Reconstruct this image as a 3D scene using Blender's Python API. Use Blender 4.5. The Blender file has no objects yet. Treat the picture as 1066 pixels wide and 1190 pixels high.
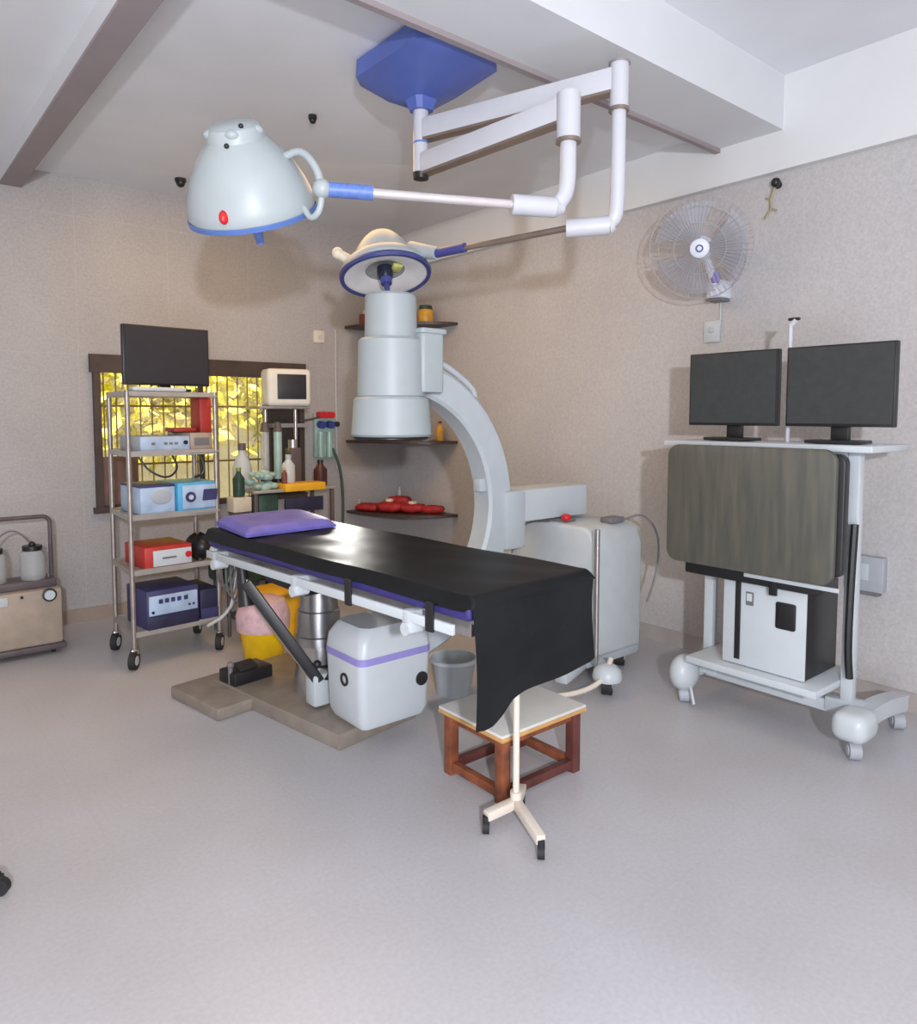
import bpy, bmesh, math, random
from mathutils import Vector, Matrix
random.seed(7)
PI = math.pi
scn = bpy.context.scene
col = scn.collection

# ------------------------------------------------------------------ materials
def lin(c):
    return tuple(((v/12.92) if v <= .04045 else ((v+.055)/1.055)**2.4) for v in c)

def mat(name, rgb, rough=.5, metal=0., var=.04, scale=12., bump=0., coat=0., alpha=1., trans=0., emit=0., emit_rgb=None):
    """procedural principled material: colour gently mottled by noise (rgb is sRGB 0..1)"""
    m = bpy.data.materials.new(name); m.use_nodes = True
    nt = m.node_tree; N = nt.nodes; L = nt.links
    b = N['Principled BSDF']
    tc = N.new('ShaderNodeTexCoord'); no = N.new('ShaderNodeTexNoise')
    no.inputs['Scale'].default_value = scale; no.inputs['Detail'].default_value = 4
    L.new(tc.outputs['Object'], no.inputs['Vector'])
    cr = N.new('ShaderNodeValToRGB')
    c = lin(rgb)
    cr.color_ramp.elements[0].position = .3; cr.color_ramp.elements[1].position = .7
    cr.color_ramp.elements[0].color = tuple(max(0, v*(1-var*2)) for v in c)+(1,)
    cr.color_ramp.elements[1].color = tuple(min(1, v*(1+var*2)) for v in c)+(1,)
    L.new(no.outputs['Fac'], cr.inputs['Fac']); L.new(cr.outputs['Color'], b.inputs['Base Color'])
    b.inputs['Roughness'].default_value = rough; b.inputs['Metallic'].default_value = metal
    if coat: b.inputs['Coat Weight'].default_value = coat
    if alpha < 1: b.inputs['Alpha'].default_value = alpha
    if trans: b.inputs['Transmission Weight'].default_value = trans
    if emit:
        b.inputs['Emission Color'].default_value = lin(emit_rgb or rgb)+(1,)
        b.inputs['Emission Strength'].default_value = emit
    if bump:
        bp = N.new('ShaderNodeBump'); bp.inputs['Strength'].default_value = bump
        bp.inputs['Distance'].default_value = .01
        L.new(no.outputs['Fac'], bp.inputs['Height']); L.new(bp.outputs['Normal'], b.inputs['Normal'])
    return m

def tile_mat(name, rgb1, rgb2, line_rgb, tw, th, rough=.35, axis='XZ', lines=.25, mscale=1.6, grain=.03):
    """large pale tiles with faint joints, in world metres"""
    m = bpy.data.materials.new(name); m.use_nodes = True
    nt = m.node_tree; N = nt.nodes; L = nt.links
    b = N['Principled BSDF']
    tc = N.new('ShaderNodeTexCoord'); sp = N.new('ShaderNodeSeparateXYZ'); cb = N.new('ShaderNodeCombineXYZ')
    L.new(tc.outputs['Object'], sp.inputs[0])
    L.new(sp.outputs[axis[0]], cb.inputs['X']); L.new(sp.outputs[axis[1]], cb.inputs['Y'])
    br = N.new('ShaderNodeTexBrick'); br.offset = 0.0
    br.inputs['Scale'].default_value = 1.; br.inputs['Brick Width'].default_value = tw
    br.inputs['Row Height'].default_value = th; br.inputs['Mortar Size'].default_value = .004
    br.inputs['Mortar Smooth'].default_value = .3
    L.new(cb.outputs[0], br.inputs['Vector'])
    n1 = N.new('ShaderNodeTexNoise'); n1.inputs['Scale'].default_value = mscale; n1.inputs['Detail'].default_value = 6
    n2 = N.new('ShaderNodeTexNoise'); n2.inputs['Scale'].default_value = 70; n2.inputs['Detail'].default_value = 3
    L.new(tc.outputs['Object'], n1.inputs['Vector']); L.new(tc.outputs['Object'], n2.inputs['Vector'])
    cr = N.new('ShaderNodeValToRGB')
    cr.color_ramp.elements[0].position = .3; cr.color_ramp.elements[1].position = .7
    cr.color_ramp.elements[0].color = lin(rgb1)+(1,); cr.color_ramp.elements[1].color = lin(rgb2)+(1,)
    L.new(n1.outputs['Fac'], cr.inputs['Fac'])
    mr = N.new('ShaderNodeMapRange'); mr.inputs['From Min'].default_value = .3; mr.inputs['From Max'].default_value = .7
    mr.inputs['To Min'].default_value = 1-grain*3; mr.inputs['To Max'].default_value = 1+grain*3
    L.new(n2.outputs['Fac'], mr.inputs['Value'])
    mu = N.new('ShaderNodeVectorMath'); mu.operation = 'SCALE'
    L.new(cr.outputs['Color'], mu.inputs[0]); L.new(mr.outputs[0], mu.inputs['Scale'])
    mx = N.new('ShaderNodeMix'); mx.data_type = 'RGBA'
    ml = N.new('ShaderNodeMath'); ml.operation = 'MULTIPLY'; ml.inputs[1].default_value = lines
    L.new(br.outputs['Fac'], ml.inputs[0]); L.new(ml.outputs[0], mx.inputs['Factor'])
    L.new(mu.outputs[0], mx.inputs['A']); mx.inputs['B'].default_value = lin(line_rgb)+(1,)
    L.new(mx.outputs['Result'], b.inputs['Base Color'])
    b.inputs['Roughness'].default_value = rough
    return m

M_FLOOR = tile_mat('floor_stone', (.715,.705,.715), (.75,.75,.768), (.66,.63,.61), .6, .6, .33, 'XY', .10, 1.6, .018)
M_WALLL = tile_mat('wall_tile_left', (.645,.635,.64), (.685,.675,.675), (.73,.72,.72), .6, .9, .45, 'XZ', .35)
M_WALLR = tile_mat('wall_tile_right', (.725,.715,.72), (.76,.75,.75), (.785,.775,.77), .6, .9, .45, 'YZ', .3)
M_CEIL = mat('ceiling_paint', (.88,.89,.91), .8, var=.015, scale=3)
M_BEAM = mat('beam_paint', (.84,.85,.865), .8, var=.012, scale=3)
M_SHADE = mat('painted_shade', (.60,.56,.57), .85, var=.02, scale=5)  # darker than the beams: shade put into the colour
M_BAND = mat('band_paint', (.86,.865,.87), .8, var=.012, scale=3)
M_SKIRT = mat('skirting_tile', (.62,.56,.51), .5, var=.04, scale=6)
M_WHITE = mat('white_enamel', (.76,.79,.81), .35, var=.01)
M_IIW = mat('intensifier_white', (.655,.69,.70), .45, var=.01)
M_LAMPW = mat('lamp_white', (.66,.695,.705), .4, var=.01)
M_PIPE = mat('pipe_white', (.77,.775,.805), .35, var=.01)
M_GREYW = mat('grey_white_plastic', (.72,.75,.77), .45, var=.015)
M_MACH = mat('machine_shell', (.75,.775,.785), .45, var=.015)
M_BLUE = mat('canopy_blue', (.33,.41,.70), .35, var=.06, scale=5)
M_BLUE2 = mat('sleeve_blue', (.38,.49,.77), .4, var=.08, scale=60)
M_NAVY = mat('navy_sleeve', (.26,.27,.53), .4, var=.08, scale=60)
M_RIMB = mat('rim_blue', (.33,.45,.70), .4, var=.05)
M_RIMN = mat('rim_dark_blue', (.23,.26,.48), .4, var=.05)
M_ROD = mat('rod_steel', (.82,.79,.80), .3, .3, var=.02)
M_RODD = mat('rod_dark_steel', (.58,.52,.48), .3, .6, var=.05)
M_STEEL = mat('brushed_steel', (.70,.69,.69), .32, .85, var=.06, scale=20)
M_COL = mat('bellows_steel', (.60,.60,.61), .3, .85, var=.12, scale=8)
M_POST = mat('cart_post_steel', (.62,.59,.57), .38, .6, var=.08, scale=15)
M_SHELFW = mat('cart_shelf_steel', (.70,.68,.66), .4, .4, var=.04)
M_BLACK = mat('black_plastic', (.12,.12,.13), .4, var=.1)
M_SCREEN = mat('screen_black', (.155,.15,.175), .45, var=.05, scale=20)
M_SCREENG = mat('screen_charcoal', (.215,.23,.235), .4, var=.06, scale=30)
M_RUBBER = mat('black_rubber', (.14,.14,.15), .7, var=.1)
M_DRAPE = mat('black_rubber_sheet', (.145,.155,.17), .38, var=.12, scale=6, bump=.25)
M_MATTR = mat('mattress_blue', (.21,.18,.44), .5, var=.08)
M_PILLOW = mat('pillow_blue', (.42,.40,.72), .5, var=.10, scale=8)
M_PLATE = mat('base_plate_metal', (.58,.54,.50), .4, .25, var=.06)
M_PURP = mat('purple_band', (.56,.53,.78), .5, var=.03)
M_OLIVE = None
M_WOOD = mat('stool_wood', (.50,.28,.18), .5, var=.22, scale=14)
M_WOODD = mat('stool_wood_dark', (.36,.19,.17), .5, var=.2, scale=14)
M_STOOLTOP = mat('stool_top_laminate', (.83,.83,.81), .45, var=.02)
M_EDGE = mat('stool_edge_ply', (.78,.60,.36), .5, var=.08)
M_CREAMP = mat('cream_paint', (.85,.81,.76), .45, var=.02)
M_YEL = mat('yellow_plastic', (.93,.76,.08), .45, var=.05)
M_YELT = mat('yellow_tray', (.93,.70,.15), .45, var=.05)
M_PINK = mat('pink_bag', (.82,.68,.70), .5, var=.08, scale=25, bump=.6)
M_RED = mat('red_paint', (.70,.20,.17), .45, var=.07)
M_REDB = mat('red_cloth', (.66,.14,.15), .6, var=.15, scale=25)
M_SKY = mat('sky_blue_plastic', (.33,.66,.83), .4, var=.05)
M_PALEB = mat('pale_blue_plastic', (.66,.74,.84), .4, var=.08)
M_INDIGO = mat('indigo_plastic', (.23,.23,.40), .45, var=.08)
M_NAVYBOX = mat('navy_box', (.16,.16,.27), .5, var=.12)
M_DKB = mat('shutter_brown', (.27,.22,.20), .6, var=.12, scale=8)
M_BROWN = mat('brown_panel', (.42,.33,.30), .6, var=.15, scale=6)
M_GLASSD = mat('dark_pane', (.20,.17,.16), .25, var=.15)
M_SHELF = mat('dark_shelf', (.27,.21,.20), .4, var=.1)
M_AMBER = mat('amber_jar', (.82,.62,.25), .4, var=.1, scale=20)
M_TERRA = mat('terracotta_box', (.48,.28,.24), .6, var=.1)
M_CREAM = mat('cream_plastic', (.86,.82,.74), .5, var=.05)
M_GREEN = mat('dark_green', (.16,.28,.23), .5, var=.2)
M_BOTT = mat('green_bottle', (.50,.55,.20), .3, var=.15)
M_AUTO = mat('beige_enamel', (.66,.60,.54), .45, var=.05)
M_AUTOD = mat('grey_brown_metal', (.36,.32,.33), .5, var=.1)
M_CLOTHB = mat('blue_plastic_cup', (.20,.24,.55), .4, var=.1)
M_TEAL = mat('pale_green_glass', (.62,.74,.72), .25, var=.06)
M_BROWNJ = mat('brown_jar', (.30,.17,.15), .35, var=.15)
M_MON = mat('monitor_shell', (.84,.84,.82), .45, var=.02)
M_GREYB = mat('grey_socket_box', (.66,.68,.71), .5, var=.03)
M_REDK = mat('red_knob', (.78,.12,.14), .4, var=.05)
M_WIRE = mat('grey_wire', (.45,.44,.45), .5, var=.1)
M_FANW = mat('fan_wire', (.66,.655,.68), .5, var=.02)
M_FANB = mat('fan_blade', (.68,.69,.73), .35, var=.03, alpha=.6)
M_FANH = mat('fan_hub', (.86,.88,.93), .4, var=.01)
M_CLEAR = mat('clear_plastic', (.78,.80,.80), .15, var=.02, alpha=.45)
M_LENS = mat('lamp_reflector', (.86,.86,.87), .35, .0, var=.03)
M_LENSC = mat('lamp_bulb_shade', (.12,.13,.20), .3, var=.2)
M_LENSY = mat('lamp_filter_green', (.70,.70,.42), .3, var=.15)
M_LENSG = mat('lamp_inner_grey', (.60,.63,.62), .25, .3, var=.15)
M_GRILL = mat('grille_bronze', (.50,.44,.28), .5, .3, var=.08)
M_DRIED = mat('dried_twig', (.62,.58,.45), .8, var=.1)
M_PANEW = mat('outside_white', (.88,.86,.74), .8, var=.04)

def leaf_mat():
    m = bpy.data.materials.new('sunlit_leaf'); m.use_nodes = True
    nt = m.node_tree; N = nt.nodes; L = nt.links; b = N['Principled BSDF']
    tc = N.new('ShaderNodeTexCoord'); no = N.new('ShaderNodeTexNoise'); no.inputs['Scale'].default_value = 5
    L.new(tc.outputs['Object'], no.inputs['Vector'])
    cr = N.new('ShaderNodeValToRGB'); e = cr.color_ramp.elements
    e[0].position = .34; e[0].color = lin((.66,.64,.16))+(1,)
    e[1].position = .66; e[1].color = lin((.93,.87,.62))+(1,)
    x = e.new(.5); x.color = lin((.84,.80,.24))+(1,)
    L.new(no.outputs['Fac'], cr.inputs['Fac']); L.new(cr.outputs['Color'], b.inputs['Base Color'])
    b.inputs['Roughness'].default_value = .7
    return m
M_LEAF = leaf_mat()

def olive_mat():
    m = bpy.data.materials.new('olive_board'); m.use_nodes = True
    nt = m.node_tree; N = nt.nodes; L = nt.links; b = N['Principled BSDF']
    tc = N.new('ShaderNodeTexCoord'); mp = N.new('ShaderNodeMapping'); mp.inputs['Scale'].default_value = (6, 22, 2.2)
    no = N.new('ShaderNodeTexNoise'); no.inputs['Scale'].default_value = 1.6; no.inputs['Detail'].default_value = 7
    L.new(tc.outputs['Object'], mp.inputs[0]); L.new(mp.outputs[0], no.inputs['Vector'])
    cr = N.new('ShaderNodeValToRGB'); e = cr.color_ramp.elements
    e[0].position = .3; e[0].color = lin((.30,.30,.28))+(1,)
    e[1].position = .72; e[1].color = lin((.38,.37,.33))+(1,)
    L.new(no.outputs['Fac'], cr.inputs['Fac']); L.new(cr.outputs['Color'], b.inputs['Base Color'])
    b.inputs['Roughness'].default_value = .55
    return m
M_OLIVE = olive_mat()

# ------------------------------------------------------------------ mesh helper
def frame_z(d):
    d = Vector(d).normalized()
    return d.to_track_quat('Z', 'Y').to_matrix().to_4x4()

class MB:
    def __init__(self): self.bm = bmesh.new()
    def _merge(self, t, mtx=None):
        if mtx is not None: t.transform(mtx)
        me = bpy.data.meshes.new('t'); t.to_mesh(me); t.free(); self.bm.from_mesh(me); bpy.data.meshes.remove(me)
        return self
    def box(self, c, s, bev=0., rot=None, seg=2, taper=None):
        """centre c, full size s"""
        t = bmesh.new(); bmesh.ops.create_cube(t, size=1.)
        for v in t.verts:
            if taper and v.co.z > 0: v.co.x *= taper; v.co.y *= taper
            v.co = Vector((v.co.x*s[0], v.co.y*s[1], v.co.z*s[2]))
        if bev: bmesh.ops.bevel(t, geom=t.edges[:], offset=bev, segments=seg, profile=.5, affect='EDGES')
        m = Matrix.Translation(c)
        if rot is not None:
            m = m @ (rot if isinstance(rot, Matrix) else Matrix.Rotation(rot, 4, 'Z'))
        return self._merge(t, m)
    def bar(self, a, b, w, h, bev=0.):
        """rectangular bar from a to b; w across, h up"""
        a = Vector(a); b = Vector(b); d = b-a
        z = d.normalized(); up = Vector((0,0,1))
        if abs(z.z) > .99: up = Vector((0,1,0))
        x = up.cross(z).normalized(); y = z.cross(x)
        R = Matrix((x, y, z)).transposed().to_4x4()
        return self.box((a+b)/2, (w, h, d.length), bev, R)
    def cyl(self, a, b, r0, r1=None, seg=24, caps=True):
        a = Vector(a); b = Vector(b); r1 = r0 if r1 is None else r1
        t = bmesh.new(); bmesh.ops.create_cone(t, cap_ends=caps, segments=seg, radius1=r0, radius2=r1, depth=(b-a).length)
        return self._merge(t, Matrix.Translation((a+b)/2) @ frame_z(b-a))
    def sph(self, c, r, s=(1,1,1), seg=16):
        t = bmesh.new(); bmesh.ops.create_uvsphere(t, u_segments=seg, v_segments=seg//2+2, radius=r)
        for v in t.verts: v.co = Vector((v.co.x*s[0], v.co.y*s[1], v.co.z*s[2]))
        return self._merge(t, Matrix.Translation(c))
    def lathe(self, prof, mtx=None, seg=40, close=False):
        """prof: list of (r, z) revolved about z"""
        t = bmesh.new(); rings = []
        for r, z in prof:
            if r < 1e-5: rings.append([t.verts.new((0,0,z))])
            else: rings.append([t.verts.new((r*math.cos(2*PI*i/seg), r*math.sin(2*PI*i/seg), z)) for i in range(seg)])
        pairs = list(zip(rings, rings[1:]))
        if close: pairs.append((rings[-1], rings[0]))
        for A, B in pairs:
            for i in range(seg):
                j = (i+1) % seg
                a0, a1 = A[i % len(A)], A[j % len(A)]; b0, b1 = B[i % len(B)], B[j % len(B)]
                vs = []
                for v in (a0, a1, b1, b0):
                    if v not in vs: vs.append(v)
                if len(vs) > 2:
                    try: t.faces.new(vs)
                    except ValueError: pass
        bmesh.ops.recalc_face_normals(t, faces=t.faces[:])
        return self._merge(t, mtx)
    def prism(self, pts, h, mtx=None, bev=0.):
        """2D polygon (x, y) extruded 0..h along z"""
        t = bmesh.new(); f = t.faces.new([t.verts.new((p[0], p[1], 0)) for p in pts])
        r = bmesh.ops.extrude_face_region(t, geom=[f])
        for v in r['geom']:
            if isinstance(v, bmesh.types.BMVert): v.co.z += h
        bmesh.ops.recalc_face_normals(t, faces=t.faces[:])
        if bev: bmesh.ops.bevel(t, geom=t.edges[:], offset=bev, segments=2, profile=.5, affect='EDGES')
        return self._merge(t, mtx)
    def tube(self, pts, r, seg=10, rect=None, closed=False, smooth=0):
        pts = [Vector(p) for p in pts]
        for _ in range(smooth):
            q = [pts[0]] if not closed else []
            n = len(pts)
            for i in range(n if closed else n-1):
                a, b = pts[i], pts[(i+1) % n]; q += [a*.75+b*.25, a*.25+b*.75]
            if not closed: q.append(pts[-1])
            pts = q
        t = bmesh.new(); rings = []; n = len(pts)
        up = None
        for i, p in enumerate(pts):
            d = (pts[(i+1) % n]-pts[i-1]) if closed else (pts[min(i+1, n-1)]-pts[max(i-1, 0)])
            d.normalize()
            if up is None:
                up = Vector((0,0,1)) if abs(d.z) < .9 else Vector((0,1,0))
            x = up.cross(d)
            if x.length < 1e-4: x = Vector((1,0,0)).cross(d)
            x.normalize(); y = d.cross(x).normalized(); up = y
            rr = r[i] if isinstance(r, (list, tuple)) else r
            if rect: ring = [p + x*sx*rect[0]/2 + y*sy*rect[1]/2 for sx, sy in ((-1,-1),(1,-1),(1,1),(-1,1))]
            else: ring = [p + (x*math.cos(2*PI*k/seg)+y*math.sin(2*PI*k/seg))*rr for k in range(seg)]
            rings.append([t.verts.new(v) for v in ring])
        k = len(rings[0])
        for i in range(n if closed else n-1):
            A, B = rings[i], rings[(i+1) % n]
            for j in range(k): t.faces.new((A[j], A[(j+1) % k], B[(j+1) % k], B[j]))
        if not closed: t.faces.new(rings[0][::-1]); t.faces.new(rings[-1])
        bmesh.ops.recalc_face_normals(t, faces=t.faces[:])
        return self._merge(t)
    def grid(self, fn, nu, nv, thick=0.):
        t = bmesh.new(); V = [[t.verts.new(fn(i/nu, j/nv)) for j in range(nv+1)] for i in range(nu+1)]
        for i in range(nu):
            for j in range(nv): t.faces.new((V[i][j], V[i+1][j], V[i+1][j+1], V[i][j+1]))
        if thick: bmesh.ops.solidify(t, geom=t.faces[:], thickness=thick)
        bmesh.ops.recalc_face_normals(t, faces=t.faces[:])
        return self._merge(t)
    def build(self, name, m, parent=None, root=None, smooth=True, ang=38):
        """root: Empty whose world frame the points must be converted into"""
        bm = self.bm
        if root is not None: bm.transform(root_m[root.name].inverted())
        lim = math.radians(ang)
        for e in bm.edges:
            e.smooth = len(e.link_faces) == 2 and e.calc_face_angle(PI) < lim
        for f in bm.faces: f.smooth = smooth
        me = bpy.data.meshes.new(name); bm.to_mesh(me); bm.free(); me.materials.append(m)
        o = bpy.data.objects.new(name, me); col.objects.link(o)
        if parent is not None: o.parent = parent
        return o

root_m = {}
def tag(o, label, cat, group=None, kind=None):
    o['label'] = label; o['category'] = cat
    if group: o['group'] = group
    if kind: o['kind'] = kind
    return o
def thing(name, label, cat, loc=(0,0,0), rz=0., group=None):
    o = bpy.data.objects.new(name, None); col.objects.link(o); o.empty_display_size = .1
    o.location = loc; o.rotation_euler = (0,0,rz)
    root_m[o.name] = Matrix.Translation(loc) @ Matrix.Rotation(rz, 4, 'Z')
    return tag(o, label, cat, group)
def struct(name, mb, m, label=None, cat=None, parent=None):
    o = mb.build(name, m, parent, smooth=False)
    if parent is None: tag(o, label, cat, kind='structure')
    return o

# ------------------------------------------------------------------ room
XR, YL, ZC = 3.82, 5.36, 2.95
XL, YB = -1.6, -1.6
struct('floor', MB().box(((XL+XR)/2+.1, (YB+YL)/2+.1, -.05), (XR-XL+.4, YL-YB+.4, .1)), M_FLOOR, 'pale grey polished stone floor of the operating room', 'floor')
# left wall, with the window hole x 1.28..2.82, z .73..1.78
WX0, WX1, WZ0, WZ1 = 1.28, 2.84, .73, 1.78
w = MB(); T = .14
w.box(((XL+WX0)/2, YL+T/2, 1.6), (WX0-XL, T, 3.2)).box(((WX1+XR+.15)/2, YL+T/2, 1.6), (XR+.15-WX1, T, 3.2))
w.box(((WX0+WX1)/2, YL+T/2, WZ0/2), (WX1-WX0, T, WZ0)).box(((WX0+WX1)/2, YL+T/2, (WZ1+3.2)/2), (WX1-WX0, T, 3.2-WZ1))
struct('wall_left', w, M_WALLL, 'beige tiled wall with the barred window', 'wall')
struct('wall_right', MB().box((XR+.07, (YB+YL)/2, 1.6), (.14, YL-YB, 3.2)), M_WALLR, 'pinkish beige wall behind the wall fan and monitors', 'wall')
c = MB()
c.box(((XL+XR)/2, (2.2+YL)/2+.05, ZC+.08), (XR-XL+.1, YL-2.2+.2, .16))         # bay over the table
c.box(((XL+XR)/2, (YB+1.95)/2, 3.13+.05), (XR-XL+.1, 1.95-YB, .1))
struct('ceiling', c, M_CEIL, 'white painted ceiling above the operating table', 'ceiling')
# beam running to the right wall
b = MB(); b.box(((.9+XR)/2, (1.90+2.25)/2, (2.86+3.16)/2), (XR-.9, .35, .30))
struct('trim_1', b, M_BEAM, 'wide white ceiling beam running to the right wall', 'beam')
struct('trim_4', MB().box(((.9+XR-.05)/2, 2.265, 2.865), (XR-.95, .03, .055)), M_SHADE, 'narrow added strip of painted shade along the far edge of the wide ceiling beam', 'trim')  # strip added, its dark colour stands for shade at the beam edge
# beam running to the left wall: deep side, narrow underside with shade painted into its colour
b = MB(); b.box((.845, (YB+YL)/2, 2.99), (.11, YL-YB, .30))
struct('trim_2', b, M_BEAM, 'white ceiling beam crossing above the left side of the room', 'beam')
struct('trim_5', MB().box((.845, (YB+YL)/2, 2.832), (.116, YL-YB, .016)), M_SHADE, 'narrow shade-painted underside of the left ceiling beam', 'trim')
# projecting band on the right wall
struct('trim_3', MB().box((XR-.025, (YB+YL)/2, (2.66+3.14)/2), (.05, YL-YB, .48)), M_BAND, 'white lintel band along the top of the right wall', 'trim')
struct('baseboard_left', MB().box(((XL+XR)/2, YL-.006, .045), (XR-XL, .012, .09)), M_SKIRT, 'low brown skirting under the window wall', 'skirting')
struct('baseboard_right', MB().box((XR-.006, (YB+YL)/2, .045), (.012, YL-YB, .09)), mat('skirting_right', (.68,.65,.64), .5, var=.04, scale=6), 'low pinkish skirting along the right wall', 'skirting')

# window
win = bpy.data.objects.new('window_1', None); col.objects.link(win); win.location = (0,0,0); root_m['window_1'] = Matrix.Identity(4)
tag(win, 'wide brown framed window with vertical iron bars and yellow leaves outside', 'window', kind='structure')
f = MB(); yy = YL-.012
f.box(((WX0+WX1)/2, yy, WZ1-.035), (WX1-WX0+.04, .064, .12)).box(((WX0+WX1)/2, yy, WZ0+.02), (WX1-WX0+.04, .062, .04))
for x in (WX0+.02, 2.53, WX1-.02): f.box((x, yy, (WZ0+WZ1)/2-.03), (.045, .056, WZ1-WZ0-.10))
f.box((2.02, yy+.03, 1.3), (.03, .04, .8))
f.build('window_frame', M_DKB, win)
g = MB()
for i in range(15): g.cyl((1.36+i*.08, YL+.05, .75), (1.36+i*.08, YL+.05, 1.74), .0055, seg=8)
for z in (1.05, 1.46): g.box((1.92, YL+.05, z), (1.24, .006, .014))
g.build('window_grille', M_GRILL, win)
MB().box((1.43, YL+.03, .93), (.27, .03, .36)).box((1.43, YL+.012, .93), (.21, .012, .30)).build('lower_shutter', M_BROWN, win)
MB().box((2.69, YL+.03, 1.22), (.28, .03, .96)).build('dark_pane', M_GLASSD, win)
gl = MB().box((1.98, YL+.10, 1.24), (1.1, .005, 1.0)).build('window_pane', mat('window_glass', (.95,.96,.95), .05, var=.005, alpha=.12), win)

# outside: sunlit hedge in front of a pale boundary wall
struct('wall_outside', MB().box((2.2, 7.6, 1.2), (5.0, .15, 2.8)), M_PANEW, 'pale boundary wall outside beyond the window', 'wall')
struct('floor_outside', MB().box((2.2, 6.55, -.05), (5.0, 2.0, .1)), M_PANEW, 'pale ground strip outside the window', 'ground')
h = bmesh.new()
for i in range(5200):
    x = random.uniform(.3, 4.3); z = random.uniform(1.0 if random.random() < .93 else .0, 2.6); y = 6.55+random.uniform(-.3, .4)
    if z < 1.1+.2*math.sin(x*5) and random.random() < .8: continue
    s = random.uniform(.05, .11); R = Matrix.Rotation(random.uniform(0, 6.28), 4, 'Z') @ Matrix.Rotation(random.uniform(-1.3, 1.3), 4, 'X') @ Matrix.Rotation(random.uniform(0, 6.28), 4, 'Y')
    vs = [h.verts.new(Vector((x,y,z)) + (R @ Vector(p))*s) for p in ((-1,0,0),(0,.08,.45),(1,0,0),(0,-.08,-.45))]
    h.faces.new(vs)
hm = MB(); hm.bm.free(); hm.bm = h
tag(hm.build('hedge', M_LEAF, smooth=False), 'yellow green sunlit leaves seen outside through the barred window', 'hedge', kind='stuff')

# ------------------------------------------------------------------ surgical light
POLE = Vector((2.028, 2.679, 0)); P1 = Vector((2.350, 1.837, 0)); P2 = Vector((2.138, 1.905, 0))
def at(P, z): return (P[0], P[1], z)
L = thing('surgical_light', 'twin head ceiling surgical light with blue canopy and white jointed arms', 'surgical light', (2.028, 2.679, ZC))
can = MB()
def oct_ring(hx, hy, ch): return [(hx-ch,-hy),(hx,-hy+ch),(hx,hy-ch),(hx-ch,hy),(-hx+ch,hy),(-hx,hy-ch),(-hx,-hy+ch),(-hx+ch,-hy)]
t = bmesh.new(); rings = []
for hx, hy, ch, z in ((.195,.245,.05,2.95),(.215,.272,.06,2.935),(.218,.276,.062,2.862),(.13,.14,.05,2.81),(.06,.06,.022,2.79),(.045,.045,.018,2.745)):
    rings.append([t.verts.new((1.985+p[0]*1.0+(.043 if z < 2.86 else 0), 2.585+p[1]+(.09 if z < 2.86 else 0), z)) for p in oct_ring(hx, hy, ch)])
for A, B in zip(rings, rings[1:]):
    for i in range(8): t.faces.new((A[i], A[(i+1)%8], B[(i+1)%8], B[i]))
t.faces.new(rings[0]); t.faces.new(rings[-1][::-1]); bmesh.ops.recalc_face_normals(t, faces=t.faces[:])
can._merge(t); can.build('canopy', M_BLUE, L, L, ang=20)
p = MB().cyl(at(POLE, 2.80), at(POLE, 2.47), .034)
pole = p.build('pole', M_PIPE, L, L)
MB().cyl(at(POLE, 2.612), at(POLE, 2.604), .0355).build('blue_ring', M_BLUE2, pole, L)
MB().cyl(at(POLE, 2.478), at(POLE, 2.452), .038, .034).build('end_cap', M_BLACK, pole, L)
# arms: white box beams, dark edge underneath
def arm(a, b, h, name):
    a = Vector(a); b = Vector(b)
    o = MB().bar(a, b, .055, h, .006).build(name, M_PIPE, L, L)
    dz = Vector((0,0,-h/2-.004)); MB().bar(a+dz, b+dz, .05, .012).build('underside_channel', M_RODD, o, L)
arm(at(POLE, 2.665), at(P1, 2.690), .085, 'upper_arm')
arm(at(POLE, 2.515), at(P2, 2.548), .085, 'lower_arm')
# posts
MB().cyl(at(P1, 2.745), at(P1, 2.575), .036).build('post_sleeve', M_PIPE, L, L)
MB().cyl(at(P1, 2.580), at(P1, 2.568), .040).build('post_collar', M_RODD, L, L)
MB().cyl(at(P1, 2.752), at(P1, 2.744), .042).build('post_cap', M_STEEL, L, L)
MB().tube([at(P1, 2.57), at(P1, 2.20), (2.345,1.85,2.155), (2.325,1.885,2.142), (2.255,1.975,2.137)], .028, 16, smooth=2).build('post', M_PIPE, L, L)
MB().cyl((2.335,1.86,2.14), (2.235,1.995,2.137), .036).cyl((2.335,1.86,2.14), (2.345,1.845,2.143), .036, .025).build('elbow_sleeve', M_PIPE, L, L)
MB().cyl((2.235,1.99,2.137), (2.12,2.60,2.135), .013).build('rod', M_RODD, L, L)
MB().cyl((2.135,2.50,2.136), (2.105,2.665,2.134), .021).build('rod_sleeve', M_NAVY, L, L)
MB().cyl(at(P2, 2.60), at(P2, 2.425), .045).build('post_sleeve', M_PIPE, L, L)
MB().cyl(at(P2, 2.432), at(P2, 2.420), .048).build('post_collar', M_RODD, L, L)
MB().tube([at(P2, 2.43), at(P2, 2.25), (2.117,1.925,2.20), (2.09,1.945,2.182), (2.02,1.985,2.182)], .031, 16, smooth=2).build('post', M_PIPE, L, L)
MB().cyl((2.10,1.935,2.182), (1.955,2.02,2.186), .038).cyl((2.10,1.935,2.182), (2.13,1.918,2.182), .038, .022).build('elbow_sleeve', M_PIPE, L, L)
MB().cyl((1.96,2.018,2.186), (1.45,2.267,2.192), .0165).build('rod', M_ROD, L, L)
MB().cyl((1.485,2.250,2.192), (1.345,2.318,2.193), .026).build('rod_sleeve', M_BLUE2, L, L)

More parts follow.
